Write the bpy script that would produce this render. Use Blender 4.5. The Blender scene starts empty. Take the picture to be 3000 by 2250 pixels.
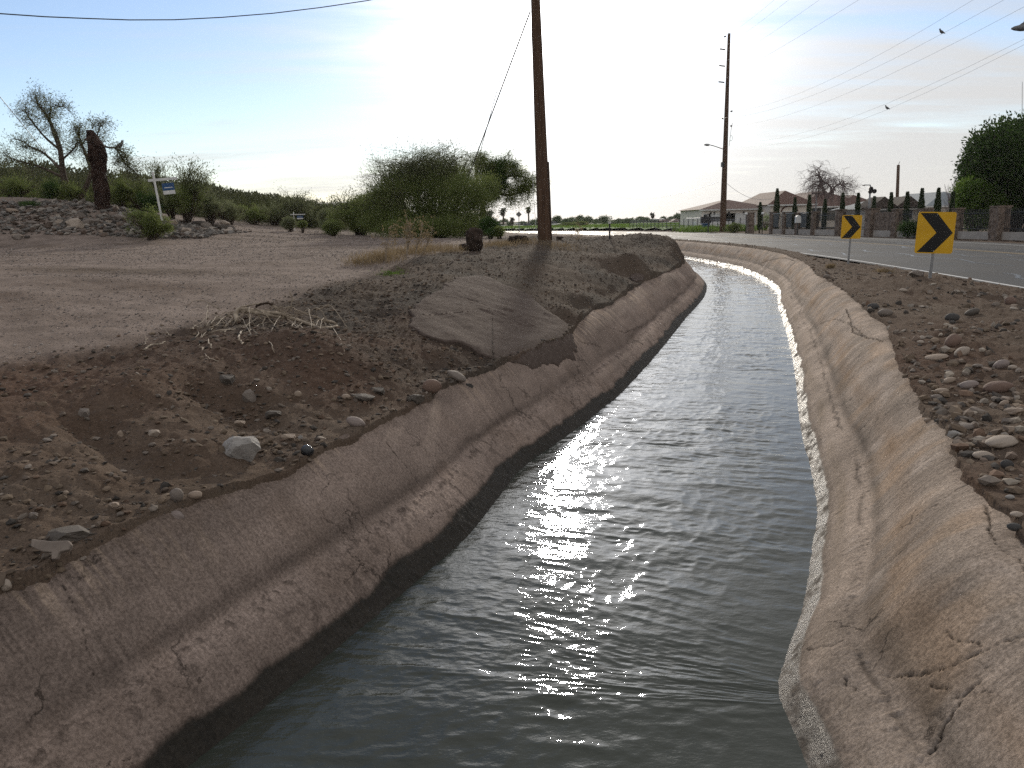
import bpy, bmesh, math, random
import numpy as np
from mathutils import Vector, Matrix
R = math.radians
scene = bpy.context.scene
COL = scene.collection
random.seed(7)
rng = np.random.default_rng(11)

# ------------------------------------------------------------------ camera
FPX, PITCH, ROLL, CAMZ = 820.0, R(11.2), R(1.2), 1.6
cam_d = bpy.data.cameras.new("camera"); cam = bpy.data.objects.new("camera", cam_d); COL.objects.link(cam)
cam_d.sensor_width = 36.0; cam_d.lens = 36.0 * FPX / 1024.0
cam_d.clip_start = 0.05; cam_d.clip_end = 9000
cam.matrix_world = Matrix.Translation((0, 0, CAMZ)) @ Matrix.Rotation(R(90) - PITCH, 4, 'X') @ Matrix.Rotation(-ROLL, 4, 'Z')
scene.camera = cam

def ray(sx, sy):                       # direction through a point measured on the 3000 x 2250 photograph
    k = 1024 / 3000
    dx, dy = sx * k - 512, sy * k - 384
    c, s = math.cos(ROLL), math.sin(ROLL)
    x, y = dx * c - dy * s, dx * s + dy * c
    return (x, FPX * math.cos(PITCH) - y * math.sin(PITCH), -FPX * math.sin(PITCH) - y * math.cos(PITCH))
def PZ(sx, sy, z):
    r = ray(sx, sy); t = (z - CAMZ) / r[2]; return (r[0] * t, r[1] * t, z)
def PY(sx, sy, Y):
    r = ray(sx, sy); t = Y / r[1]; return (r[0] * t, Y, CAMZ + r[2] * t)

# ------------------------------------------------------------------ light
SUN_EL, SUN_AZ = R(16.0), R(3.5)       # azimuth measured from +Y towards +X
SUNV = Vector((math.sin(SUN_AZ) * math.cos(SUN_EL), math.cos(SUN_AZ) * math.cos(SUN_EL), math.sin(SUN_EL)))
world = bpy.data.worlds.new("World"); scene.world = world; world.use_nodes = True
nt = world.node_tree; nt.nodes.clear()
def N(nt, typ, **kw):
    n = nt.nodes.new(typ)
    for k, v in kw.items():
        if k == 'inp':
            for i, val in v.items(): n.inputs[i].default_value = val
        else: setattr(n, k, v)
    return n
def L(nt, a, b): nt.links.new(a, b)
def mth(nt, op, a, b=None, c=None, clamp=False):
    n = nt.nodes.new('ShaderNodeMath'); n.operation = op; n.use_clamp = clamp
    for i, v in enumerate((a, b, c)):
        if v is None: continue
        if isinstance(v, (int, float)): n.inputs[i].default_value = v
        else: nt.links.new(v, n.inputs[i])
    return n.outputs[0]
def mrange(nt, v, a, b, c=0.0, d=1.0, smooth=True):
    n = nt.nodes.new('ShaderNodeMapRange'); n.interpolation_type = 'SMOOTHSTEP' if smooth else 'LINEAR'
    nt.links.new(v, n.inputs[0])
    for i, x in zip((1, 2, 3, 4), (a, b, c, d)): n.inputs[i].default_value = x
    return n.outputs[0]
def mixc(nt, f, a, b, mode='MIX'):
    n = nt.nodes.new('ShaderNodeMix'); n.data_type = 'RGBA'; n.blend_type = mode
    for sock, v in ((n.inputs[0], f), (n.inputs[6], a), (n.inputs[7], b)):
        if isinstance(v, (int, float)): sock.default_value = v
        elif isinstance(v, (tuple, list)): sock.default_value = tuple(v) + ((1,) if len(v) == 3 else ())
        else: nt.links.new(v, sock)
    return n.outputs[2]
def noise(nt, vec, scale, detail=4, rough=0.55, dist=0.0, out=0):
    n = nt.nodes.new('ShaderNodeTexNoise'); n.inputs['Scale'].default_value = scale
    n.inputs['Detail'].default_value = detail; n.inputs['Roughness'].default_value = rough; n.inputs['Distortion'].default_value = dist
    if vec is not None: nt.links.new(vec, n.inputs['Vector'])
    return n.outputs[out]
def mapping(nt, vec, sc=(1, 1, 1), loc=(0, 0, 0), rot=(0, 0, 0)):
    n = nt.nodes.new('ShaderNodeMapping'); nt.links.new(vec, n.inputs[0])
    n.inputs[1].default_value = loc; n.inputs[2].default_value = rot; n.inputs[3].default_value = sc
    return n.outputs[0]

sky = N(nt, 'ShaderNodeTexSky', sky_type='NISHITA', sun_disc=False)
sky.sun_elevation = SUN_EL; sky.sun_rotation = SUN_AZ; sky.air_density = 1.0; sky.dust_density = 0.1; sky.ozone_density = 1.6
SKY_K = 0.12
tc = N(nt, 'ShaderNodeTexCoord'); gv = tc.outputs['Generated']
sep = N(nt, 'ShaderNodeSeparateXYZ'); L(nt, gv, sep.inputs[0])
zz = mth(nt, 'ADD', mth(nt, 'MAXIMUM', sep.outputs[2], 0.0), 0.10)
px_ = mth(nt, 'DIVIDE', sep.outputs[0], zz); py_ = mth(nt, 'DIVIDE', sep.outputs[1], zz)
comb = N(nt, 'ShaderNodeCombineXYZ'); L(nt, px_, comb.inputs[0]); L(nt, py_, comb.inputs[1])
cvec = comb.outputs[0]
n1 = noise(nt, mapping(nt, cvec, (0.42, 1.0, 1), (3.1, 1.7, 0), (0, 0, R(12))), 0.85, 7, 0.58, 0.35)
n2 = noise(nt, mapping(nt, cvec, (0.25, 1.0, 1), (8.1, 4.7, 0), (0, 0, R(-8))), 2.2, 8, 0.62, 0.5)
az = mth(nt, 'ARCTAN2', sep.outputs[0], sep.outputs[1])
cover = mrange(nt, az, -0.52, 0.12, -0.20, 0.16)
back = mrange(nt, sep.outputs[1], 0.25, -0.25, 0.0, 0.40)  # unseen cloud behind the viewer, added to make the ambient light less blue
hi = mrange(nt, sep.outputs[2], 0.19, 0.30, 0.0, 0.16)
low = mth(nt, 'MULTIPLY', mrange(nt, sep.outputs[2], 0.0, 0.12, 0.26, 0.0), mrange(nt, az, -0.6, 0.0, 0.45, 1.0))
dens = mth(nt, 'ADD', mth(nt, 'ADD', mth(nt, 'ADD', mth(nt, 'MULTIPLY', n1, 1.0), mth(nt, 'MULTIPLY', n2, 0.7)), cover), mth(nt, 'ADD', mth(nt, 'ADD', hi, back), low))
cmask = mrange(nt, dens, 0.70, 1.16, 0.10, 0.94)
dot = N(nt, 'ShaderNodeVectorMath', operation='DOT_PRODUCT'); L(nt, gv, dot.inputs[0]); dot.inputs[1].default_value = SUNV
d_ = mth(nt, 'MAXIMUM', dot.outputs['Value'], 0.0)
def pw(e, k): return mth(nt, 'MULTIPLY', mth(nt, 'POWER', d_, e), k)
glow = mth(nt, 'ADD', mth(nt, 'ADD', mth(nt, 'ADD', 0.60, pw(6.0, .12)), pw(50.0, 1.4)), mth(nt, 'ADD', pw(110.0, 3.0), pw(1500.0, 4.0)))
ccol = N(nt, 'ShaderNodeVectorMath', operation='SCALE'); ccol.inputs[0].default_value = (1.0, 0.985, 0.972); L(nt, glow, ccol.inputs['Scale'])
bg = N(nt, 'ShaderNodeBackground'); bg2 = N(nt, 'ShaderNodeBackground')
L(nt, mixc(nt, 1.0, sky.outputs[0], (0.95, 0.97, 1.12), 'MULTIPLY'), bg.inputs[0]); bg.inputs[1].default_value = SKY_K
L(nt, ccol.outputs[0], bg2.inputs[0]); bg2.inputs[1].default_value = 1.0
mixs = N(nt, 'ShaderNodeMixShader'); L(nt, cmask, mixs.inputs[0]); L(nt, bg.outputs[0], mixs.inputs[1]); L(nt, bg2.outputs[0], mixs.inputs[2])
wo = N(nt, 'ShaderNodeOutputWorld'); L(nt, mixs.outputs[0], wo.inputs[0])

sd = bpy.data.lights.new("sun", 'SUN'); sun = bpy.data.objects.new("sun", sd); COL.objects.link(sun)
sd.energy = 2.4; sd.angle = R(2.2); sd.color = (1.0, 0.91, 0.77)
sun.rotation_euler = SUNV.to_track_quat('Z', 'Y').to_euler()
scene.view_settings.view_transform = 'Standard'; scene.view_settings.look = 'None'
scene.view_settings.exposure = 0.12; scene.view_settings.gamma = 1.0
scene.cycles.max_bounces = 6; scene.cycles.transparent_max_bounces = 8
scene.cycles.sample_clamp_indirect = 6.0
scene.cycles.use_denoising = False

# ------------------------------------------------------------------ numpy noise
def _h(ix, iy, seed):
    h = (ix.astype(np.int64) * 374761393 + iy.astype(np.int64) * 668265263 + seed * 974634777) & 0xffffffff
    h = ((h ^ (h >> 13)) * 1274126177) & 0xffffffff
    h ^= h >> 16
    return (h & 0xffff).astype(np.float32) / 65535.0
def vnoise(x, y, seed=0):              # -1 .. 1
    fx, fy = np.floor(x), np.floor(y); ix, iy = fx.astype(np.int64), fy.astype(np.int64)
    u, v = (x - fx), (y - fy); u = u * u * u * (u * (u * 6 - 15) + 10); v = v * v * v * (v * (v * 6 - 15) + 10)
    a, b, c, d = _h(ix, iy, seed), _h(ix + 1, iy, seed), _h(ix, iy + 1, seed), _h(ix + 1, iy + 1, seed)
    return ((a * (1 - u) + b * u) * (1 - v) + (c * (1 - u) + d * u) * v) * 2 - 1
def fbm(x, y, oct=4, seed=0, gain=0.5, lac=2.03):
    s, a, t = 0.0, 1.0, 0.0
    for o in range(oct):
        c, n = math.cos(o * 1.1), math.sin(o * 1.1)
        s = s + a * vnoise((x * c - y * n) * lac ** o + o * 17.3, (x * n + y * c) * lac ** o - o * 9.1, seed + o)
        t += a; a *= gain
    return s / t
def sstep(a, b, x):
    t = np.clip((x - a) / (b - a), 0, 1); return t * t * (3 - 2 * t)

# ------------------------------------------------------------------ object helpers
def tag(o, label=None, cat=None, group=None, kind=None):
    if label: o['label'] = label
    if cat: o['category'] = cat
    if group: o['group'] = group
    if kind: o['kind'] = kind
    return o
def empty(name, loc, rz=0.0):
    o = bpy.data.objects.new(name, None); COL.objects.link(o); o.location = loc; o.rotation_euler = (0, 0, rz)
    o.empty_display_size = 0.1
    return o
def npmesh(name, verts, faces, mat=None, parent=None, smooth=False, uv=None, col=None):
    verts = np.asarray(verts, dtype=np.float32); faces = np.asarray(faces, dtype=np.int32)
    me = bpy.data.meshes.new(name); k = faces.shape[1]
    me.vertices.add(len(verts)); me.vertices.foreach_set('co', verts.ravel())
    me.loops.add(faces.size); me.loops.foreach_set('vertex_index', faces.ravel())
    me.polygons.add(len(faces))
    me.polygons.foreach_set('loop_start', np.arange(0, faces.size, k, dtype=np.int32))
    me.polygons.foreach_set('loop_total', np.full(len(faces), k, dtype=np.int32))
    me.polygons.foreach_set('use_smooth', np.full(len(faces), smooth))
    if uv is not None:
        l = me.uv_layers.new(name='uv'); l.data.foreach_set('uv', np.asarray(uv, dtype=np.float32)[faces.ravel()].ravel())
    if col is not None:
        a = me.color_attributes.new('col', 'FLOAT_COLOR', 'POINT')
        c = np.ones((len(verts), 4), dtype=np.float32); c[:, :col.shape[1]] = col; a.data.foreach_set('color', c.ravel())
    me.update(calc_edges=True); me.validate()
    if mat: me.materials.append(mat)
    o = bpy.data.objects.new(name, me); COL.objects.link(o)
    if parent: o.parent = parent
    return o
def grid_faces(nu, nv):
    i = np.arange(nu - 1)[:, None]; j = np.arange(nv - 1)[None, :]; a = i * nv + j
    return np.stack([a, a + nv, a + nv + 1, a + 1], -1).reshape(-1, 4)

def new_mat(name, rough=0.9, spec=0.3):
    m = bpy.data.materials.new(name); m.use_nodes = True; t = m.node_tree
    b = t.nodes['Principled BSDF']; b.inputs['Roughness'].default_value = rough; b.inputs['Specular IOR Level'].default_value = spec
    return m, t, b
def bump(t, b, h, strength=0.5, dist=0.02):
    n = t.nodes.new('ShaderNodeBump'); n.inputs['Strength'].default_value = strength; n.inputs['Distance'].default_value = dist
    t.links.new(h, n.inputs['Height']); t.links.new(n.outputs[0], b.inputs['Normal']); return n
_mats = {}
def mottled(name, c1, c2, scale=8.0, rough=0.85, spec=0.25, bs=0.3, bd=0.01, metallic=0.0, stretch=(1, 1, 1)):
    if name in _mats: return _mats[name]
    m, t, b = new_mat(name, rough, spec)
    oc = t.nodes.new('ShaderNodeTexCoord').outputs['Object']
    v = mapping(t, oc, stretch)
    n = noise(t, v, scale, 6, 0.62)
    t.links.new(mixc(t, mrange(t, n, 0.3, 0.7), c1, c2), b.inputs['Base Color'])
    b.inputs['Metallic'].default_value = metallic
    if bs: bump(t, b, noise(t, v, scale * 3, 5, 0.65), bs, bd)
    _mats[name] = m; return m
# ------------------------------------------------------------------ canal plan
WZ = -0.6
WL = [(-6.5, -7), (-3.4, -1.2), (-2.0, 1.6), (-1.38, 3.04), (-1.19, 3.45), (-0.94, 4.03), (-0.68, 4.65), (-0.37, 5.45), (-0.14, 6.3), (0.1, 7.2), (0.6, 8.35),
      (1.04, 9.44), (1.45, 10.47), (2.42, 13.41), (3.85, 18.04), (5.6, 23.6), (6.85, 28.97), (7.3, 34), (7.35, 39), (7.05, 46), (6.4, 54.5), (5.0, 64), (2.5, 75), (-1.4, 87.5), (-7, 103), (-16, 122)]
WR = [(-2.4, -8), (-0.2, -2.2), (0.8, 1.2), (1.1, 2.5), (1.19, 3.15), (1.22, 3.5), (1.38, 3.85), (1.66, 4.4), (1.98, 5.15), (2.32, 5.99), (2.65, 7.05), (2.87, 7.84), (3.3, 9.23), (4.11, 11.72),
      (5.61, 16.71), (6.61, 20.21), (7.78, 23.98), (8.6, 27.35), (9.55, 33.0), (9.94, 38.0), (9.85, 45.9), (9.2, 55), (7.8, 65), (5.2, 77), (1.5, 90), (-4, 106), (-12.5, 125)]
def catmull(P, n=8):
    P = [np.array(p, float) for p in P]; out = []
    for i in range(len(P) - 1):
        p0 = P[i - 1] if i else 2 * P[0] - P[1]; p1, p2 = P[i], P[i + 1]; p3 = P[i + 2] if i + 2 < len(P) else 2 * P[-1] - P[-2]
        for k in range(n):
            t = k / n
            out.append(0.5 * ((2 * p1) + (-p0 + p2) * t + (2 * p0 - 5 * p1 + 4 * p2 - p3) * t * t + (-p0 + 3 * p1 - 3 * p2 + p3) * t ** 3))
    out.append(P[-1]); return np.array(out)
CWL, CWR = catmull(WL, 5), catmull(WR, 5)
def arclen(C): return np.concatenate([[0], np.cumsum(np.hypot(*np.diff(C, axis=0).T))])
SL, SR = arclen(CWL), arclen(CWR)
def lateral(C, S, x, y, side):         # side +1: land lies to the right of the direction of travel; returns (station, landward distance)
    best = np.full(x.shape, 1e9); st = np.zeros(x.shape); lat = np.zeros(x.shape)
    for i in range(len(C) - 1):
        ax, ay = C[i]; dx, dy = C[i + 1] - C[i]; l2 = dx * dx + dy * dy
        t = np.clip(((x - ax) * dx + (y - ay) * dy) / l2, 0, 1)
        ex, ey = x - ax - t * dx, y - ay - t * dy; d2 = ex * ex + ey * ey
        m = d2 < best; cr = (ex * dy - ey * dx)
        best = np.where(m, d2, best); st = np.where(m, S[i] + t * math.sqrt(l2), st); lat = np.where(m, np.sign(cr) * side, lat)
    return st, np.sqrt(best) * lat
# height of the concrete lining above the water against the distance from the water's edge
FD = np.array([-0.9, -0.3, 0.0, 0.10, 0.20, 0.27, 0.33, 0.40, 0.50, 0.60, 0.70, 0.80, 0.92, 1.10, 1.40, 1.8])
FZ = np.array([-0.9, -0.33, 0.0, 0.12, 0.235, 0.285, 0.315, 0.405, 0.545, 0.665, 0.755, 0.815, 0.85, 0.865, 0.86, 0.84])
_d = np.linspace(-0.9, 1.8, 541); _z = np.interp(_d, FD, FZ); _k = np.hanning(21); _k /= _k.sum()
_zs = np.convolve(np.pad(_z, 10, mode='edge'), _k, 'valid')
def fz(d): return np.interp(d, _d, _zs)
def frame(C, S, s, side, e=.25):
    s = np.asarray(s, float); x = np.interp(s, S, C[:, 0]); y = np.interp(s, S, C[:, 1])
    tx = np.interp(s + e, S, C[:, 0]) - np.interp(s - e, S, C[:, 0]); ty = np.interp(s + e, S, C[:, 1]) - np.interp(s - e, S, C[:, 1])
    l = np.hypot(tx, ty) + 1e-9
    return x, y, side * ty / l, -side * tx / l
def on_lining(sx, sy, C, S, side):     # where the ray of a photo point meets the lining
    r = np.array(ray(sx, sy)); r = r / r[1]
    Y = np.geomspace(1.5, 90, 6000); x = r[0] * Y; z = CAMZ + r[2] * Y
    m = (z < 0.6) & (z > -0.75)
    st, d = lateral(C, S, x[m], Y[m], side)
    zl = WZ + fz(d); hit = np.where((z[m] < zl) & (d > -.2))[0]
    if len(hit) == 0: return None
    i = hit[0]; return st[i], d[i], x[m][i], Y[m][i], z[m][i]
BL_IMG = [(0, 1740), (160, 1690), (340, 1575), (520, 1490), (700, 1440), (894, 1369), (982, 1305), (1071, 1261), (1216, 1198), (1311, 1160), (1387, 1115), (1571, 1093), (1650, 1030), (1672, 985), (1729, 915), (1800, 885), (1885, 827), (1950, 800), (2005, 762)]
BR_IMG = [(2990, 1570), (2949, 1504), (2842, 1405), (2799, 1321), (2770, 1263), (2712, 1205), (2659, 1128), (2623, 1040), (2605, 967), (2546, 917), (2474, 854), (2393, 804), (2329, 758)]
BL = [b for b in (on_lining(*p, CWL, SL, -1) for p in BL_IMG) if b]
BR = [b for b in (on_lining(*p, CWR, SR, 1) for p in BR_IMG) if b]
def bfun(B, s, dflt=0.85):
    B = sorted(B); s0 = [b[0] for b in B]; d0 = [min(max(b[1], .68), 1.15) for b in B]
    return np.interp(s, [s0[0] - 2] + s0 + [s0[-1] + 3], [dflt] + d0 + [dflt])
# ------------------------------------------------------------------ terrain heights
ROAD_N = [(6.5, -40), (8.0, -12), (9.3, 3), (10.0, 10), (10.56, 16.86), (11.21, 22), (12.0, 29.6), (12.5, 37.5), (12.75, 48), (12.2, 60), (10.6, 76), (7.8, 92), (3.0, 109), (-6, 130), (-22, 155), (-50, 184), (-90, 212), (-150, 240)]
CRN = catmull(ROAD_N, 6); SRN = arclen(CRN)
CP = [tuple(b[2:5]) for b in BL] + [tuple(b[2:5]) for b in BR]
CP += [PZ(0, 1071, .60), PZ(420, 1010, .62), PZ(868, 881, .68), PZ(1153, 814, .75), PZ(1356, 745, .86), PZ(787, 945, .64), PZ(300, 1250, .42), PZ(700, 1150, .40),
       PZ(1000, 1050, .47), PZ(1300, 1000, .42), PZ(1330, 812, .84), PZ(1500, 762, .88), PZ(1650, 860, .62), PZ(1850, 745, .80), PY(1596, 704, 24), PY(1900, 700, 27.5), PZ(1840, 812, .50), PZ(1740, 860, .45),
       PY(1980, 722, 28), PY(1700, 712, 25.5), PY(1500, 712, 23.5), PY(1385, 735, 19), PY(0, 712, 30), PY(339, 694, 31), PY(678, 680, 36), PY(840, 668, 46), PY(1288, 699, 31), PY(1100, 695, 33),
       PY(0, 583, 35), PY(150, 590, 35), PY(312, 612, 34), PY(500, 650, 36), PY(660, 662, 40), PY(0, 640, 32.5), PY(300, 655, 32.5), PZ(600, 780, .95), PZ(100, 830, .95), PZ(1050, 730, .98),
       PY(-600, 560, 37), PY(-600, 700, 28), PY(-500, 505, 120), PY(0, 500, 120), PY(300, 520, 120), PY(500, 545, 125), PY(650, 572, 130), PY(800, 592, 140), PY(950, 612, 150), PY(1050, 640, 150), PY(200, 590, 75), PY(600, 622, 75), PY(900, 655, 75),
       PY(1250, 662, 70), PY(1450, 690, 45), PY(1480, 682, 75), (-3, 60, .75), (0, 80, .4), (3.5, 45, .55), (2, 62, .4), (1.5, 36, .8), (4.6, 38, .75),
       (-6, 2, .7), (-5, -3, .7), (-12, 5, .95), (-14, -10, .8), (-30, 20, 1.6), (-45, 40, 4), (-60, -20, 2), (0, -30, .2), (-20, -60, .5), (-75, 120, 9.5), (-140, 150, 14), (-200, 60, 14),
       PY(2728, 813, 15.7), PY(2485, 776, 27), PZ(2900, 1000, .36), PZ(2990, 1250, .36), PZ(2750, 950, .31), PZ(2600, 850, .28), (3.4, 2.5, .3), (5, 4, .35), (7, 7, .25), (7.8, 12, .25), (4.5, 0, .3), (3, -6, .3), (6.5, -3, .2),
       (10.6, 36, .12), (10.9, 45, .1), (10.2, 58, .08), (9.0, 30, .22)]
for s in np.linspace(5, SRN[-1] - 5, 22):
    x, y, nx, ny = frame(CRN, SRN, s, 1)
    for d in (0.0, 6, 13): CP.append((float(x + nx * d), float(y + ny * d), -0.06))
CP += [(30, 60, 0.0), (27, 90, 0.0), (22, 120, 0), (40, 40, 0), (35, 10, 0), (60, 100, 0), (100, 30, 0), (40, 160, 0), (0, 180, -.1), (0, 260, 0), (80, 250, 0), (-60, 260, .2), (-120, 260, 2), (150, 120, 0), (50, -40, 0)]
CP = np.array(CP, float)
# drop near-duplicates, then solve an r-kernel interpolant with a little smoothing
keep = []
for i in range(len(CP)):
    if all(np.hypot(*(CP[i, :2] - CP[j, :2])) > 0.25 for j in keep): keep.append(i)
CP = CP[keep]
CEPS = 0.05 + (0.06 * np.maximum(np.hypot(CP[:, 0], CP[:, 1]) - 25, 0)) ** 2
Rm = np.sqrt(((CP[:, None, :2] - CP[None, :, :2]) ** 2).sum(-1) + CEPS[None, :]); n_ = len(CP)
A = np.zeros((n_ + 1, n_ + 1)); A[:n_, :n_] = Rm - np.eye(n_) * 0.02; A[n_, :n_] = 1; A[:n_, n_] = 1
WGT = np.linalg.solve(A, np.concatenate([CP[:, 2], [0]]))
def base_z(x, y):
    s = np.full(x.shape, WGT[-1])
    for i in range(n_): s += WGT[i] * np.sqrt((x - CP[i, 0]) ** 2 + (y - CP[i, 1]) ** 2 + CEPS[i])
    r = np.hypot(x, y); f = 1 - sstep(190, 330, r)
    return s * f
GUL = [  # eroded gullies: image points with assumed heights, depth, width
    ([PZ(585, 1070, .62), PZ(700, 1165, .42), PZ(830, 1260, .30), PZ(905, 1330, .2)], .13, .20),
    ([PZ(240, 1180, .55), PZ(330, 1260, .45), PZ(440, 1350, .35), PZ(520, 1440, .22)], .10, .14),
    ([PZ(1130, 900, .66), PZ(1180, 960, .52), PZ(1250, 1020, .4), PZ(1330, 1090, .25)], .10, .25)]
MND = [(PZ(860, 1010, .55), .13, .55), (PZ(420, 1110, .55), .08, .35), (PZ(150, 1400, .36), .07, .35), (PZ(560, 1300, .38), .05, .3), (PY(1890, 700, 27.5), .12, 1.9), (PY(1960, 735, 27.0), .05, 1.5), (PY(2690, 830, 14.5), .06, 1.2)]
def seg_dist(P, x, y):
    b = np.full(x.shape, 1e9)
    for (ax, ay, _), (bx, by, _) in zip(P[:-1], P[1:]):
        dx, dy = bx - ax, by - ay; t = np.clip(((x - ax) * dx + (y - ay) * dy) / (dx * dx + dy * dy), 0, 1)
        b = np.minimum(b, (x - ax - t * dx) ** 2 + (y - ay - t * dy) ** 2)
    return np.sqrt(b)
LOT_EDGE = [PZ(-900, 1180, .6), PZ(-300, 1120, .6), PZ(0, 1071, .60), PZ(420, 1005, .62), PZ(868, 878, .68), PZ(1100, 812, .75), PZ(1250, 770, .8), PY(1380, 725, 21), PY(1480, 700, 27), (0.5, 34, .8), (1.5, 50, .6)]
def lot_side(x, y):                    # > 0 on the flat lot to the left of the bank edge
    P = LOT_EDGE; ys = np.array([p[1] for p in P]); xs = np.array([p[0] for p in P])
    # signed distance with respect to a polyline that runs up and to the right
    d = seg_dist(P, x, y); xi = np.interp(y, ys, xs)
    yi = np.interp(x, xs, ys)
    left = np.where(x < xs[-1], (y > yi) | (x < xi - 50), False) & (x < xi + 0.0)
    return np.where(left, d, -d)
def ground_z(x, y, detail=True):
    x = np.asarray(x, float); y = np.asarray(y, float)
    g = base_z(x, y); r = np.hypot(x, y)
    near = r < 135
    sl = np.zeros(x.shape); dl = np.full(x.shape, 99.0); sr = sl.copy(); dr = dl.copy()
    if near.any():
        a, b = lateral(CWL, SL, x[near], y[near], -1); sl[near], dl[near] = a, b
        a, b = lateral(CWR, SR, x[near], y[near], 1); sr[near], dr[near] = a, b
    srd, drd = np.zeros(x.shape), np.full(x.shape, 99.0)
    m = r < 300
    if m.any(): srd[m], drd[m] = lateral(CRN, SRN, x[m], y[m], 1)
    road = sstep(-0.5, 0.15, drd) * (1 - sstep(12.6, 13.4, drd))
    for P, dep, w in GUL:
        g = g - dep * np.exp(-(seg_dist(P, x, y) / w) ** 2)
    for c, h, w in MND:
        g = g + h * np.exp(-((x - c[0]) ** 2 + (y - c[1]) ** 2) / w ** 2)
    lot = sstep(-0.25, 0.35, lot_side(x, y)); flat = np.clip(np.maximum(lot, road), 0, 1)
    if detail:
        q = np.clip(r / 30, .3, 1)
        nb = (0.085 - .045 * sstep(10, 18, r)) * fbm(x * .9, y * .9, 3, 5) + 0.055 * fbm(x * 3.1, y * 3.1, 4, 21) + 0.030 * fbm(x * 11, y * 11, 3, 33, .6) * (r < 60)
        rd = 0.02 * (1 - np.abs(vnoise(x * 5.2, y * 5.2, 60))) ** 2 + 0.012 * np.maximum(vnoise(x * 17, y * 17, 61), 0) * (r < 30)
        nb = nb + rd
        tr = 0.030 * np.sin(1.2 * fbm(x * .25, y * .25, 2, 71) * 3 + (y * .93 + x * .38) * 3.1) * sstep(.5, 3, lot_side(x, y)) * (1 - sstep(16, 30, r)) * (0.5 + 0.5 * vnoise(x * .35, y * .35, 72))
        nf = 0.022 * fbm(x * 1.1, y * 1.1, 4, 9) + 0.011 * fbm(x * 9, y * 9, 3, 13, .6) + tr
        rub = sstep(31.2, 33, y) * (1 - sstep(38, 42, y)) * (x < -5) * (x > -40)
        nb = nb + rub * (0.16 * fbm(x * 1.6, y * 1.6, 3, 44) )
        hill = sstep(60, 110, y) * sstep(-20, -60, x)
        g = g + nb * (1 - flat) * (0.55 + 0.45 * q) * (1 - 0.7 * (r > 140)) + nf * lot * (1 - road) + hill * .6 * fbm(x * .05, y * .05, 3, 3)
    g = g * (1 - road) + (-0.06) * road
    if detail and SLAB is not None:
        m_ = (r > 6) & (r < 14) & (x > -3) & (x < 2.5); ds = seg_dist(SLAB + [SLAB[0]], x[m_], y[m_]); ip = in_poly(x[m_], y[m_], SLAB); zp = slab_z(x[m_], y[m_])
        gg = g[m_]; k_ = np.exp(-(ds / .35) ** 2) * .95; g[m_] = np.where(ip, zp - .01 - .08 * sstep(.02, .15, ds), gg * (1 - k_) + (zp - .01) * k_)
    # meet the lining along its soil edge, then fall away beneath it
    ks = []; zts = []
    g_in = g
    for (s, d, B, c) in ((sl, dl, BL, 0), (sr, dr, BR, 1)):
        db = bfun(B, s) + 0.045 * fbm(s * 2.2, s * 0 + c * 9.0, 4, 81 + c, .6)
        zl = WZ + fz(db) + 0.012
        w = np.exp(-((d - db) / .22) ** 2) * (r < 135)
        g = g * (1 - w) + (zl + 0.35 * (g - zl) * (d > db)) * w
        fl_ = zl + .03 + .06 * (d - db) + .012 * vnoise(x * 13, y * 13, 93); g = np.where((d > db) & (d < db + .9) & (r < 135), g + (np.maximum(g, fl_) - g) * sstep(.9, .45, d - db), g)
        ins = (db - d) + 0.008 * vnoise(x * 9, y * 9, 91) + .005 * vnoise(x * 31, y * 31, 92)
        ks.append(sstep(-.01, .06, ins)); zts.append(WZ + fz(np.clip(d, -.6, 1.0)) - 0.10)
    k = np.minimum(ks[0], ks[1]) * (r < 135)
    zt = np.where(dl > -.6, zts[0], np.where(dr > -.6, zts[1], WZ - .9))
    g = g * (1 - k) + zt * k
    return g, dict(dl=dl, dr=dr, sl=sl, sr=sr, drd=drd, lot=lot, road=road, r=r)
_POLYIMG = [(1335, 812), (1420, 810), (1475, 838), (1560, 868), (1600, 915), (1665, 955), (1695, 1003), (1688, 1006), (1655, 1020), (1605, 1036), (1555, 1052), (1500, 1058), (1440, 1056), (1390, 1035), (1340, 1010), (1290, 1003), (1245, 985), (1200, 955), (1213, 895), (1262, 872), (1300, 842)]
def hit_smooth(sx, sy, h0=0.0):
    r = np.array(ray(sx, sy)); r = r / r[1]; Y = np.geomspace(2, 60, 900); z = CAMZ + r[2] * Y
    g, _ = ground_z(r[0] * Y, Y, False); i = np.argmax(g + h0 >= z); return (float(r[0] * Y[i]), float(Y[i]), float(z[i]))
def in_poly(x, y, P):
    c = np.zeros(x.shape, bool); j = len(P) - 1
    for i in range(len(P)):
        (xi, yi), (xj, yj) = P[i][:2], P[j][:2]
        c ^= ((yi > y) != (yj > y)) & (x < (xj - xi) * (y - yi) / (yj - yi + 1e-12) + xi); j = i
    return c
SLAB = None; SLABPL = None
def slab_z(x, y): return SLABPL[0] * x + SLABPL[1] * y + SLABPL[2]
def gz(x, y):                          # height at one point, without the small bumps
    g, _ = ground_z(np.array([float(x)]), np.array([float(y)]), True); return float(g[0])

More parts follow.
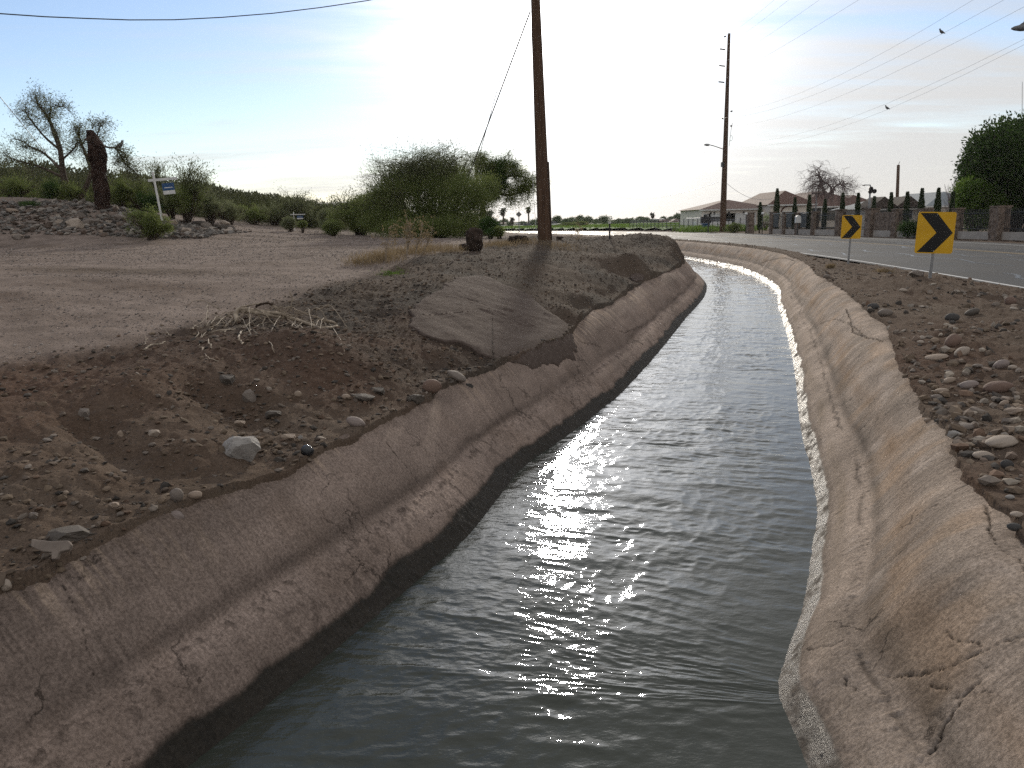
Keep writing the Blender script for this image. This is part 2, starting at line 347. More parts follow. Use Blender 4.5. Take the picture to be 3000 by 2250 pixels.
# ------------------------------------------------------------------ ground sheet: polar grid, finest where it lies close to the viewer
SLAB = [hit_smooth(*p, .04) for p in _POLYIMG]
_A = np.array([[p[0], p[1], 1] for p in SLAB]); SLABPL = np.linalg.lstsq(_A, np.array([p[2] for p in SLAB]), rcond=None)[0]
def hit_plane(sx, sy):
    r = np.array(ray(sx, sy)); t = (SLABPL[2] - CAMZ) / (r[2] - SLABPL[0] * r[0] - SLABPL[1] * r[1]); return (r[0] * t, r[1] * t, CAMZ + r[2] * t)
SLAB = [hit_plane(*p) for p in _POLYIMG]; print('slab plane', SLABPL)
az_d = np.radians(np.arange(-37, 41.01, 0.062))
az_o = np.radians(np.concatenate([np.arange(42, 323, 1.5)]))
AZ = np.concatenate([az_d, az_o]); AZ = np.append(AZ, AZ[0] + 2 * math.pi)
rs = [1.3]
while rs[-1] < 4000:
    r_ = rs[-1]; rs.append(r_ + max(.011, min(r_ * r_ * .00085, r_ * .011)))
RS = np.array(rs)
RR, AA = np.meshgrid(RS, AZ, indexing='ij')
GX, GY = RR * np.sin(AA), RR * np.cos(AA)
GZ, info = ground_z(GX.ravel(), GY.ravel())
def hillgreen(x, y): return sstep(44, 62, y) * sstep(4, -6, x) * 1.0
gx, gy = GX.ravel(), GY.ravel()
rr = info['r']
# zones in real space: red = gravel lot, green = vegetated ground, blue = red earth, alpha = slate soil, darkened to paint in the bank's shade
zone = np.zeros((len(gx), 4), dtype=np.float32)
ls_ = lot_side(gx, gy)
trk = .5 + .5 * np.sin(1.2 * fbm(gx * .25, gy * .25, 2, 71) * 3 + (gy * .93 + gx * .38) * 3.1 + 1.0)
zone[:, 0] = info['lot'] * np.clip(1 - .9 * trk * np.clip(.3 + 1.3 * fbm(gx * .3, gy * .9, 4, 74), 0, 1) * sstep(.3, 2, ls_), 0, 1)
zone[:, 3] = (1 - info['lot']) * (info['dl'] > 0) * (info['dr'] < 0) * sstep(5.5, 8.5, gy) * (gy < 60) * np.clip(.6 + .8 * fbm(gx * 1.1, gy * 1.1, 4, 75), .35, 1)
zone[:, 1] = np.clip(sstep(40, 60, gy) * sstep(0, -8, gx) + sstep(170, 200, rr), 0, 1)
zone[:, 2] = np.clip(0.5 + 0.9 * fbm(gx * .55, gy * .55, 4, 101), 0, 1) * (0.35 + 0.65 * sstep(14, 6, rr))
V = np.stack([gx, gy, GZ], -1)
F = grid_faces(len(RS), len(AZ))
m, t, b = new_mat('earth', 0.97, 0.03)
at_ = t.nodes.new('ShaderNodeAttribute'); at_.attribute_name = 'col'
sp = t.nodes.new('ShaderNodeSeparateColor'); L(t, at_.outputs['Color'], sp.inputs[0])
ob = t.nodes.new('ShaderNodeTexCoord').outputs['Object']
nA = noise(t, ob, 2.3, 6, .6); nB = noise(t, ob, 19, 6, .7); nC = noise(t, ob, 75, 4, .7)
dirt = mixc(t, mrange(t, nA, .35, .65), (.125, .094, .070), (.185, .145, .112))
redd = mixc(t, mrange(t, nB, .35, .65), (.108, .066, .047), (.165, .108, .08))
c = mixc(t, sp.outputs[2], dirt, redd)
lotc = mixc(t, mrange(t, nA, .3, .7), (.225, .178, .15), (.34, .272, .232))
c = mixc(t, at_.outputs['Alpha'], c, mixc(t, mrange(t, nB, .35, .65), (.060, .050, .042), (.110, .092, .076)))
c = mixc(t, sp.outputs[0], c, lotc)
grn = mixc(t, mrange(t, noise(t, ob, .16, 8, .7), .4, .6), (.045, .055, .02), (.10, .085, .05))
c = mixc(t, sp.outputs[1], c, grn)
vor = t.nodes.new('ShaderNodeTexVoronoi'); vor.inputs['Scale'].default_value = 38; vor.inputs['Randomness'].default_value = 1; L(t, ob, vor.inputs[0])
chip = mrange(t, vor.outputs['Distance'], .16, .30, 1, 0)
csep = t.nodes.new('ShaderNodeSeparateColor'); L(t, vor.outputs['Color'], csep.inputs[0])
sel = mrange(t, csep.outputs[0], .45, .55)
chipc = mixc(t, csep.outputs[1], (.06, .052, .047), (.20, .165, .14))
c = mixc(t, mth(t, 'MULTIPLY', mth(t, 'MULTIPLY', chip, sel), .85), c, chipc)
c = mixc(t, mrange(t, nC, .25, .75, .0, 1), c, mixc(t, 1.0, c, (.55, .55, .55), 'MULTIPLY'))
L(t, c, b.inputs['Base Color'])
hgt = mth(t, 'ADD', mth(t, 'ADD', mth(t, 'MULTIPLY', nB, 1.0), mth(t, 'MULTIPLY', nC, .5)), mth(t, 'MULTIPLY', mth(t, 'MULTIPLY', chip, sel), .35))
bump(t, b, hgt, .75, .025)
ground = npmesh('ground', V, F, m, smooth=True, col=zone); tag(ground, kind='structure')
del V, F, zone

# ------------------------------------------------------------------ concrete lining of the canal (two walls) and the water
def crack_fn(side):
    out = []
    def add(*pts, w=.006, dep=.02): out.append((np.array([on_lining(*p, *( (CWR, SR, 1) if side else (CWL, SL, -1)))[:2] for p in pts]), w, dep))
    if side == 0:
        add((1120, 1290), (1190, 1370), (1230, 1420), (1262, 1442))
        add((1250, 1520), (1300, 1490), (1345, 1480), (1380, 1505), w=.005)
        add((165, 1640), (260, 1910), (268, 1990), w=.004, dep=.01)
        add((1640, 950), (1700, 1000), (1760, 1015), w=.012, dep=.04)
        add((1780, 960), (1830, 975), (1880, 955), w=.012, dep=.03)
    else:
        add((2500, 1275), (2545, 1235), (2560, 1222), w=.005)
        add((2520, 1365), (2600, 1310), (2640, 1275), (2690, 1238), w=.006)
        add((2615, 1420), (2680, 1375), (2735, 1335), w=.006)
        add((2640, 1555), (2740, 1495), (2842, 1430), w=.007)
        add((2560, 1955), (2680, 1945), (2780, 1915), (2880, 1860), (2995, 1815), w=.010, dep=.03)
        add((2750, 1790), (2775, 1840), (2850, 1855), w=.007)
        add((2715, 2200), (2755, 2110), (2800, 2030), (2870, 1960), w=.009, dep=.03)
        add((2785, 2035), (2770, 2000), (2700, 1985), w=.010, dep=.03)
        add((2800, 2030), (2850, 2010), (2900, 2000), w=.006)
        add((2820, 2010), (2860, 1940), (2885, 1900), w=.005)
        add((2900, 1510), (2945, 1600), (2968, 1645), (2996, 1655), w=.012, dep=.03)
        add((2360, 1910), (2430, 1895), (2465, 1880), w=.010, dep=.02)
        add((2455, 1925), (2475, 1975), (2495, 2010), w=.008, dep=.02)
        add((2480, 905), (2500, 975), (2545, 990), (2590, 1000), w=.018, dep=.05)
        add((2230, 770), (2300, 755), (2330, 765), w=.03, dep=.08)
        add((2400, 950), (2450, 935), (2500, 955), (2530, 985), w=.015, dep=.03)
    return out
def make_lining(C, S, side, B, name):
    ss = [3.0]
    while ss[-1] < S[-1] - .3:
        x, y = np.interp(ss[-1], S, C[:, 0]), np.interp(ss[-1], S, C[:, 1]); r_ = math.hypot(x, y)
        ss.append(ss[-1] + max(.010, min(.0013 * r_, .15) if y > 0 else .1))
    ss = np.array(ss); dd = np.concatenate([np.linspace(-.35, -.06, 10), np.linspace(-.05, 1.2, 165), np.linspace(1.25, 1.6, 6)])
    x0, y0, nx, ny = frame(C, S, ss, side, .8 if side < 0 else 1.7)
    Sg, Dg = np.meshgrid(ss, dd, indexing='ij')
    z = WZ + fz(Dg) - .32 * sstep(.01, .30, Dg - bfun(B, Sg))
    k = 0 if side < 0 else 1
    # wobble: slumps and bulges in the hand-trowelled concrete
    z = z + .0016 * fbm(Sg * 24, Dg * 24, 3, 215 + k, .7) + (.010 if k == 0 else .005) * fbm(Sg * .9, Dg * 1.3, 3, 200 + k) + .0022 * fbm(Sg * 6, Dg * 3, 3, 210 + k)
    streak = fbm(Sg * 34, Dg * 3.0 + vnoise(Sg * 2, Dg * 0, 7) * .5, 4, 220 + k, .6)
    led = sstep(.40, .30, Dg)
    spm = np.clip(.35 + 1.1 * fbm(Sg * .8, Dg * 1.5, 3, 290 + k), .05, 1.2); streak = streak * spm
    z = z + .0020 * streak * (1 - led) + led * (.0035 * fbm(Sg * 30, Dg * 30, 3, 230 + k, .6) + .004 * np.maximum(vnoise(Sg * 60, Dg * 60, 231), 0) * .6)
    gl = .33 + .035 * fbm(Sg * 1.1, Sg * 0, 3, 240 + k)
    gro = np.exp(-((Dg - gl) / .022) ** 2) * np.clip(.5 + .9 * fbm(Sg * 3, Dg * 3, 3, 241 + k), 0, 1)
    z = z - .010 * gro
    if k == 1: z = z - .007 * np.exp(-((Dg - gl + .05 + .02 * vnoise(Sg * 9, Dg * 3, 246)) / .012) ** 2) * sstep(-.1, .3, fbm(Sg * 1.1, Dg * 2, 4, 247))
    crust = np.exp(-((Dg - gl + .045) / .035) ** 2) * np.maximum(fbm(Sg * 26, Dg * 26, 3, 244 + k, .7), 0) * 1.6
    z = z + .010 * crust
    wl = .100 + .040 * fbm(Sg * 1.9, Sg * 0, 5, 250 + k, .62)
    wet = sstep(.012, -.012, Dg - wl) if k == 0 else sstep(.012, -.012, Dg - wl * .85)
    z = z + wet * ((.009 if k == 0 else .005) * fbm(Sg * 42, Dg * 42, 3, 256 + k, .7))
    ck = np.zeros(Sg.shape); cz = np.zeros(Sg.shape)
    for P, w, dep in crack_fn(k):
        mn, mx = P.min(0) - .15, P.max(0) + .15
        i0, i1 = np.searchsorted(ss, mn[0]), np.searchsorted(ss, mx[0])
        if i1 <= i0: continue
        s_, d_2 = Sg[i0:i1], Dg[i0:i1]; wx = s_ + .012 * vnoise(s_ * 22, d_2 * 22, 61) + .005 * vnoise(s_ * 70, d_2 * 70, 62); wy = d_2 + .012 * vnoise(s_ * 22, d_2 * 22, 63) + .005 * vnoise(s_ * 70, d_2 * 70, 64)
        dist = seg_dist([(a[0], a[1], 0) for a in P], wx, wy)
        ww = max(w, .0035) * (1 + .6 * vnoise(s_ * 9, d_2 * 9, 65))
        c_ = np.exp(-(dist / (ww * .32)) ** 2); ck[i0:i1] = np.maximum(ck[i0:i1], c_); cz[i0:i1] = np.maximum(cz[i0:i1], c_ * dep * .5)
    z = z - cz
    X = x0[:, None] + nx[:, None] * Dg; Y = y0[:, None] + ny[:, None] * Dg
    # colour: the concrete's own stains
    n1 = fbm(Sg * .9, Dg * 3, 4, 260 + k) ; n2 = fbm(Sg * 7, Dg * 7, 4, 262 + k, .6)
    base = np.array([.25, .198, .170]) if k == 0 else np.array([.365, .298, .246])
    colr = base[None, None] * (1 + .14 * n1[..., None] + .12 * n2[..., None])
    st = sstep(.02, .28, streak) * sstep(.42, .85, Dg + .10 * n1)
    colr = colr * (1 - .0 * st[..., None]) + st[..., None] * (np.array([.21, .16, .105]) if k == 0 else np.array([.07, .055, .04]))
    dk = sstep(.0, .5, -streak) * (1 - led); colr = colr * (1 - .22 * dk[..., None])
    haz = np.exp(-((Dg - .52 - .04 * n1) / .07) ** 2) * .5; colr = colr * (1 + .22 * haz[..., None])
    band = np.exp(-((Dg - gl - .035) / .028) ** 2); colr = colr * (1 - .50 * band[..., None] * np.clip(.6 + .6 * n1[..., None], 0, 1))
    if k == 1:
        org = sstep(.05, .45, fbm(Sg * 3.2, Dg * 2.2, 3, 270)) * sstep(.30, .45, Dg) * sstep(.95, .7, Dg) * sstep(.0, .3, streak + .35)
        colr = colr * (1 - org[..., None] * .32) + .7 * org[..., None] * np.array([.26, .165, .09]) * .72
    else:
        org = sstep(.1, .5, fbm(Sg * 2.2, Dg * 4, 3, 271)) * .5
        colr = colr * (1 - org[..., None] * .35) + org[..., None] * np.array([.10, .07, .05]) * .5
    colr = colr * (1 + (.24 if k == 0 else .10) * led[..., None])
    if k == 1:
        for dc, wd_, am, cc, sd_ in ((.50, .05, .55, (.24, .145, .075), 291), (.40, .03, .35, (.15, .13, .105), 292), (.68, .05, .30, (.40, .34, .28), 293), (.17, .035, .40, (.20, .15, .09), 294)):
            bb = np.exp(-((Dg - dc - .05 * fbm(Sg * .5, Sg * 0, 2, sd_)) / wd_) ** 2) * np.clip(.45 + .9 * fbm(Sg * 1.1, Dg * 5, 4, sd_ + 9), 0, 1) * am; colr = colr * (1 - bb[..., None]) + bb[..., None] * np.array(cc)
        fs = fbm(Sg * 60, Dg * 3.5, 3, 280, .65); colr = colr * (1 + .22 * fs[..., None] * (1 - led[..., None]))
        pt = fbm(Sg * 2.4, Dg * 3.5, 5, 281, .65); colr = colr * (1 + .48 * pt[..., None]); wh = sstep(.22, .5, fbm(Sg * 3.1 + 4, Dg * 5, 4, 282, .6)); colr = colr + wh[..., None] * np.array([.06, .055, .052])
        rag = np.exp(-((Dg - gl + .05 + .02 * vnoise(Sg * 9, Dg * 3, 246)) / .014) ** 2) * sstep(-.1, .3, fbm(Sg * 1.1, Dg * 2, 4, 247)); colr = colr * (1 - .5 * rag[..., None])
    else:
        fs = fbm(Sg * 55, Dg * 3.0, 3, 280, .65); colr = colr * (1 + .16 * spm[..., None] * fs[..., None] * (1 - led[..., None])); pt = fbm(Sg * 1.1, Dg * 6, 5, 281, .62); colr = colr * (1 + .38 * pt[..., None]); sc = sstep(.15, .4, fbm(Sg * 14, Dg * 14, 4, 283, .65)) * led; colr = colr * (1 - .3 * sc[..., None]); fl = sstep(.1, .5, crust) ; colr = colr * (1 - .45 * fl[..., None])
    edge = np.exp(-((Dg - wl) / .02) ** 2); colr = colr * (1 - .25 * edge[..., None]) 
    colr = colr * (1 - wet[..., None] * (.90 if k == 0 else .70)) + wet[..., None] * np.array([.006, .007, .004])
    colr = colr * (1 - .82 * ck[..., None])
    soil = np.clip(sstep(.08, -.12, bfun(B, Sg) - Dg + .10 * n2), 0, 1) * .6
    colr = colr * (1 - soil[..., None]) + soil[..., None] * np.array([.15, .11, .085])
    colr = np.clip(colr, .003, .9)
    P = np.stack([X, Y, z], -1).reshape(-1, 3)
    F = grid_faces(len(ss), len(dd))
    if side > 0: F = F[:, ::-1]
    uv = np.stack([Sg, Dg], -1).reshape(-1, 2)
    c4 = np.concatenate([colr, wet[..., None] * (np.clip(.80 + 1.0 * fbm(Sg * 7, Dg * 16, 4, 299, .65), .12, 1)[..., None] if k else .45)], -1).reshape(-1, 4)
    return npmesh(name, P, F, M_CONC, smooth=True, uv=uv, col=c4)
M_CONC, t, b = new_mat('old_concrete', .92, .25)
a = t.nodes.new('ShaderNodeAttribute'); a.attribute_name = 'col'
uvn = t.nodes.new('ShaderNodeUVMap'); uvn.uv_map = 'uv'
ob = t.nodes.new('ShaderNodeTexCoord').outputs['Object']
stx = noise(t, mapping(t, uvn.outputs[0], (90, 5, 1)), 1.0, 5, .6)
pit = noise(t, ob, 60, 6, .75); fine = noise(t, ob, 240, 3, .7)
c = mixc(t, 1.0, a.outputs['Color'], mixc(t, mrange(t, stx, .3, .7), (.90, .895, .89), (1.08, 1.075, 1.07)), 'MULTIPLY')
c = mixc(t, 1.0, c, mixc(t, mrange(t, pit, .3, .7), (.58, .57, .56), (1.32, 1.31, 1.30)), 'MULTIPLY')
vo = t.nodes.new('ShaderNodeTexVoronoi'); vo.feature = 'DISTANCE_TO_EDGE'; vo.inputs['Scale'].default_value = 2.1
wv_ = t.nodes.new('ShaderNodeVectorMath'); wv_.operation = 'ADD'; L(t, ob, wv_.inputs[0]); sv_ = t.nodes.new('ShaderNodeVectorMath'); sv_.operation = 'SCALE'; sv_.inputs['Scale'].default_value = .28; L(t, noise(t, ob, 5.5, 5, .65, 0, 1), sv_.inputs[0]); L(t, sv_.outputs[0], wv_.inputs[1]); L(t, wv_.outputs[0], vo.inputs['Vector'])
hair = mth(t, 'MULTIPLY', mrange(t, vo.outputs['Distance'], .0, .020, 1, 0), mrange(t, noise(t, ob, 1.15, 3, .6), .50, .60))
c = mixc(t, mth(t, 'MULTIPLY', hair, .8), c, (.03, .024, .02))
L(t, c, b.inputs['Base Color'])
L(t, mrange(t, a.outputs['Alpha'], 0, 1, .93, .36), b.inputs['Roughness'])
L(t, mrange(t, a.outputs['Alpha'], 0, 1, .04, .5), b.inputs['Specular IOR Level'])
bump(t, b, mth(t, 'ADD', mth(t, 'ADD', mth(t, 'MULTIPLY', stx, .5), pit), mth(t, 'MULTIPLY', fine, .5)), .8, .009)
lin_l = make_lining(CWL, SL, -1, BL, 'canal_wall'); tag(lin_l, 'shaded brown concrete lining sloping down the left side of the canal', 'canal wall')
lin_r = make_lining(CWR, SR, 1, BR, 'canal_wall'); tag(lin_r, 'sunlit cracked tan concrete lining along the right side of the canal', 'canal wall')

def make_water():
    # stations along the middle
    n = len(CWL); sL = np.linspace(0, 1, 1200)
    mid = []
    ss = [2.0]
    while ss[-1] < SL[-1] - .5:
        x, y = np.interp(ss[-1], SL, CWL[:, 0]), np.interp(ss[-1], SL, CWL[:, 1]); r_ = math.hypot(x, y)
        ss.append(ss[-1] + max(.011, min(.0022 * r_, .2) if y > 1 else .08))
    ss = np.array(ss); lx, ly, nx, ny = frame(CWL, SL, ss, -1)
    # matching point on the right edge: nearest station, kept increasing
    q = np.array([np.argmin((CWRd[:, 0] - a) ** 2 + (CWRd[:, 1] - b_) ** 2) for a, b_ in zip(lx, ly)]); q = np.maximum.accumulate(q)
    kk = np.hanning(61); kk /= kk.sum(); qs = np.convolve(np.pad(SRd[q], 30, mode='edge'), kk, 'valid'); qs = np.maximum.accumulate(qs)
    rx, ry, mx, my = frame(CWR, SR, qs, 1)
    lx, ly = lx + nx * .13, ly + ny * .13; rx, ry = rx + mx * .13, ry + my * .13
    T = np.linspace(0, 1, 250)
    X = lx[:, None] * (1 - T) + rx[:, None] * T; Y = ly[:, None] * (1 - T) + ry[:, None] * T
    s = ss[:, None] + 0 * T; w = T[None] * 2.6 + 0 * s
    wob = .25 * vnoise(s * .8, w * 1.1, 301); wv = .35 * vnoise(s * .7, w * .9, 302)
    def rip(fs, fw, seed):
        v = vnoise(s * fs + wv * fs * .3, w * fw + wob * fw * .4, seed); return 1 - np.abs(v) * 1.6
    r_ = np.hypot(X, Y)
    z = .020 * fbm(s * 1.1 + wob, w * .8 + wv, 3, 310) + .0125 * rip(3.0, 1.6, 320) + .0082 * rip(6.8, 3.6, 321) + .0046 * rip(14, 9, 322) + .0022 * vnoise(s * 29, w * 21, 323)
    edge = np.minimum(T, 1 - T)[None] * 2.8; z = z * (0.45 + .55 * sstep(.1, .6, edge))
    calm = .56 + .34 * fbm(s * .4, w * .6, 2, 330)
    z = z * calm
    for (cx, cy, amp, rad) in ():     # little boils
        d = np.hypot(X - cx, Y - cy); z = z + amp * np.exp(-(d / rad) ** 2) * np.sin(d / rad * 7)
    P = np.stack([X, Y, WZ + z], -1).reshape(-1, 3)
    return npmesh('water', P, grid_faces(len(ss), len(T)), M_WATER, smooth=True)
CWRd = np.stack([np.interp(np.linspace(0, SR[-1], 6000), SR, CWR[:, i]) for i in (0, 1)], -1); SRd = np.linspace(0, SR[-1], 6000)
M_WATER, t, b = new_mat('canal_water', .018, .5)
b.inputs['Base Color'].default_value = (.036, .041, .033, 1); b.inputs['IOR'].default_value = 1.33
ob = t.nodes.new('ShaderNodeTexCoord').outputs['Object']
bump(t, b, noise(t, mapping(t, ob, (1, 1.7, 1)), 24, 3, .6), .19, .010)
water = make_water(); tag(water, kind='structure')
# ------------------------------------------------------------------ looking things up on the ground sheet
GZ2 = GZ.reshape(len(RS), len(AZ))
def gh(x, y):                          # height of the built sheet
    x = np.atleast_1d(np.asarray(x, float)); y = np.atleast_1d(np.asarray(y, float))
    a = np.arctan2(x, y); a = np.where(a < AZ[0], a + 2 * math.pi, a); r = np.hypot(x, y)
    ia = np.clip(np.searchsorted(AZ, a) - 1, 0, len(AZ) - 2); ir = np.clip(np.searchsorted(RS, r) - 1, 0, len(RS) - 2)
    u = np.clip((a - AZ[ia]) / (AZ[ia + 1] - AZ[ia]), 0, 1); v = np.clip((r - RS[ir]) / (RS[ir + 1] - RS[ir]), 0, 1)
    return (GZ2[ir, ia] * (1 - v) + GZ2[ir + 1, ia] * v) * (1 - u) + (GZ2[ir, ia + 1] * (1 - v) + GZ2[ir + 1, ia + 1] * v) * u
def g1(x, y): return float(gh(x, y)[0])
def hit(sx, sy, rmin=1.5):             # where a photo point's ray meets the ground
    r = np.array(ray(sx, sy)); h = math.hypot(r[0], r[1]); slope = r[2] / h
    d = RS[(RS > rmin) & (RS < 900)]; x, y = d * r[0] / h, d * r[1] / h
    z = CAMZ + d * slope; gg = gh(x, y); i = np.argmax(gg >= z)
    if gg[i] < z[i]: i = len(d) - 1
    return float(x[i]), float(y[i]), float(gg[i])
def mpp(x, y): return y * 1.0 / (FPX * 3000 / 1024) # metres per photo pixel at that distance

class MB:
    def __init__(s): s.v = []; s.f = []; s.c = []
    def add(s, v, f, col=None):
        o = len(s.v); s.v += [tuple(p) for p in v]; s.f += [tuple(i + o for i in q) for q in f]
        if col is not None: s.c += [col] * len(v)
    def box(s, c, sz, rz=0.0, taper=1.0):
        x, y, z = (k / 2 for k in sz); C, S_ = math.cos(rz), math.sin(rz); vs = []
        for dz in (-z, z):
            k = taper if dz > 0 else 1
            for dx, dy in ((-x, -y), (x, -y), (x, y), (-x, y)):
                dx, dy = dx * k, dy * k; vs.append((c[0] + dx * C - dy * S_, c[1] + dx * S_ + dy * C, c[2] + dz))
        s.add(vs, [(0, 3, 2, 1), (4, 5, 6, 7), (0, 1, 5, 4), (1, 2, 6, 5), (2, 3, 7, 6), (3, 0, 4, 7)])
    def tube(s, pts, rad, n=6, caps=True):
        pts = [Vector(p) for p in pts]
        if isinstance(rad, (int, float)): rad = [rad] * len(pts)
        vs = []; fs = []; up = Vector((0, 0, 1)); prev = None
        for i, p in enumerate(pts):
            d = (pts[min(i + 1, len(pts) - 1)] - pts[max(i - 1, 0)]); d = d.normalized() if d.length > 1e-9 else up
            if prev is None:
                a = d.cross(Vector((0, 1, 0)) if abs(d.y) < .9 else Vector((1, 0, 0))).normalized()
            else:
                a = (prev - d * prev.dot(d)); a = a.normalized() if a.length > 1e-6 else d.orthogonal().normalized()
            prev = a; b_ = d.cross(a)
            for k in range(n):
                t_ = 2 * math.pi * k / n; vs.append(p + (a * math.cos(t_) + b_ * math.sin(t_)) * rad[i])
        for i in range(len(pts) - 1):
            for k in range(n): fs.append((i * n + k, i * n + (k + 1) % n, (i + 1) * n + (k + 1) % n, (i + 1) * n + k))
        if caps: fs += [tuple(range(n))[::-1], tuple((len(pts) - 1) * n + k for k in range(n))]
        s.add(vs, fs)
    def prism(s, poly, z0, z1, M=None):      # polygon in xy extruded
        n = len(poly); vs = [(p[0], p[1], z0) for p in poly] + [(p[0], p[1], z1) for p in poly]
        if M: vs = [tuple(M @ Vector(v)) for v in vs]
        s.add(vs, [tuple(range(n))[::-1], tuple(range(n, 2 * n))] + [(i, (i + 1) % n, n + (i + 1) % n, n + i) for i in range(n)])
    def build(s, name, mat, parent=None, smooth=False):
        me = bpy.data.meshes.new(name); me.from_pydata(s.v, [], s.f); me.update()
        if smooth: me.polygons.foreach_set('use_smooth', [True] * len(me.polygons))
        if mat: me.materials.append(mat)
        o = bpy.data.objects.new(name, me); COL.objects.link(o)
        if parent: o.parent = parent
        return o

# ------------------------------------------------------------------ road
def strip(name, C, S, d0, d1, z, s0, s1, mat, step=1.5, kind='structure', wob=0.0, thick=0):
    ss = np.arange(s0, s1, step); x, y, nx, ny = frame(C, S, ss, 1); w = wob * vnoise(ss * .8, ss * 0, 5)
    v = np.concatenate([np.stack([x + nx * (d0 + w), y + ny * (d0 + w), x * 0 + z], -1), np.stack([x + nx * (d1 + w), y + ny * (d1 + w), x * 0 + z], -1)])
    n = len(ss); i = np.arange(n - 1); f = np.stack([i, i + n, i + n + 1, i + 1], -1)
    o = npmesh(name, v, f, mat); tag(o, kind=kind); return o
mA, t, b = new_mat('asphalt', .7, .2)
ob = t.nodes.new('ShaderNodeTexCoord').outputs['Object']
L(t, mixc(t, mrange(t, noise(t, ob, .7, 6, .65), .3, .7), (.024, .023, .024), (.046, .044, .044)), b.inputs['Base Color'])
L(t, mrange(t, noise(t, ob, .35, 4, .6), .3, .7, .60, .8), b.inputs['Roughness'])
bump(t, b, noise(t, ob, 60, 4, .7), .5, .01)
strip('road', CRN, SRN, 0.0, 12.9, 0.0, 2, SRN[-1] - 3, mA, 1.0)
mW = mottled('white_road_paint', (.42, .42, .41), (.66, .65, .63), 6, .6, .3, 0)
mY = mottled('yellow_road_paint', (.24, .165, .07), (.38, .27, .12), 6, .6, .3, 0)
strip('edge_line', CRN, SRN, .22, .34, .004, 2, SRN[-1] - 60, mW, 1.0)
strip('edge_line', CRN, SRN, 11.55, 11.67, .004, 2, SRN[-1] - 60, mW, 1.0)
for d in (7.1, 7.35): strip('center_line', CRN, SRN, d, d + .11, .004, 2, SRN[-1] - 60, mY, 1.0)
mT, t, b = new_mat('crack_sealant', .34, .7); b.inputs['Base Color'].default_value = (.05, .05, .052, 1)
mbq = []
def ribbon(pts, w, z):
    v = []; f = []
    for i, (s, d) in enumerate(pts):
        a = max(i - 1, 0); c_ = min(i + 1, len(pts) - 1); ds, dd_ = pts[c_][0] - pts[a][0], pts[c_][1] - pts[a][1]; l = math.hypot(ds, dd_) + 1e-6
        for sg in (-1, 1):
            s2, d2 = s - dd_ / l * w * sg, d + ds / l * w * sg; x, y, nx, ny = frame(CRN, SRN, s2, 1); v.append((float(x + nx * d2), float(y + ny * d2), z))
        if i: f.append((2 * i - 2, 2 * i - 1, 2 * i + 1, 2 * i))
    return v, f
rb = MB(); r0 = random.Random(3)
s = 12.0
while s < 175:
    s += r0.uniform(1.6, 4.2); a, b_ = sorted((r0.uniform(.4, 12), r0.uniform(.4, 12)))
    if b_ - a < 2: continue
    n = max(3, int((b_ - a) / .6)); sl_ = r0.uniform(-.35, .35)
    rb.add(*ribbon([(s + sl_ * (k / n * (b_ - a)) + r0.uniform(-.12, .12), a + (b_ - a) * k / n) for k in range(n + 1)], r0.uniform(.045, .08), .003))
for d in (1.6, 3.4, 5.0, 6.5, 8.6, 9.9):
    s = 12
    while s < 190:
        ln = r0.uniform(3, 14); n = int(ln / .7) + 2
        rb.add(*ribbon([(s + ln * k / n, d + .25 * math.sin(s + k * .9) + r0.uniform(-.08, .08)) for k in range(n + 1)], r0.uniform(.04, .075), .0035)); s += ln + r0.uniform(1, 14)
tag(rb.build('crack_sealant', mT), kind='structure')

# ------------------------------------------------------------------ gravel
ICO = bmesh.new(); bmesh.ops.create_icosphere(ICO, subdivisions=1, radius=1); ICO.verts.ensure_lookup_table()
IV = np.array([v.co[:] for v in ICO.verts]); IF = np.array([[v.index for v in f.verts] for f in ICO.faces]); ICO.free()
def chips(name, n, az0, az1, r0_, r1_, smin, smax, dens, cols, flat=(.35, .8), seed=1, label=None, cat=None, bury=.3):
    g = np.random.default_rng(seed); n0 = n
    a = np.radians(g.uniform(az0, az1, n0)); r = np.exp(g.uniform(math.log(r0_), math.log(r1_), n0)); x, y = r * np.sin(a), r * np.cos(a)
    p = dens(x, y, r); keep = g.random(n0) < p; x, y, r = x[keep], y[keep], r[keep]; n = len(x)
    z = gh(x, y)
    sz = np.maximum(smin + (smax - smin) * g.random(n) ** 4, .0011 * r * g.uniform(.7, 1.6, n)) * .5
    V = IV[None] * (1 + .35 * g.uniform(-1, 1, (n, len(IV), 1)))
    V = V * np.stack([sz * g.uniform(.7, 1.4, n), sz * g.uniform(.7, 1.2, n), sz * g.uniform(*flat, n)], -1)[:, None]
    th = g.uniform(0, 6.28, n); tl = g.normal(0, .35, n); c, s_ = np.cos(tl), np.sin(tl)
    Vx, Vz = V[..., 0] * c[:, None] - V[..., 2] * s_[:, None], V[..., 0] * s_[:, None] + V[..., 2] * c[:, None]
    c, s_ = np.cos(th), np.sin(th)
    X = Vx * c[:, None] - V[..., 1] * s_[:, None] + x[:, None]; Y = Vx * s_[:, None] + V[..., 1] * c[:, None] + y[:, None]; Z = Vz + (z + sz * bury)[:, None]
    F = (IF[None] + (np.arange(n) * len(IV))[:, None, None]).reshape(-1, 3)
    cc = np.array(cols)[g.integers(0, len(cols), n)] * g.uniform(.7, 1.25, (n, 1)); cc = np.repeat(cc, len(IV), 0)
    o = npmesh(name, np.stack([X, Y, Z], -1).reshape(-1, 3), F, M_CHIP, col=cc); tag(o, label, cat, kind='stuff'); return o
M_CHIP, t, b = new_mat('stone_chip', .92, .06)
a = t.nodes.new('ShaderNodeAttribute'); a.attribute_name = 'col'
ob = t.nodes.new('ShaderNodeTexCoord').outputs['Object']
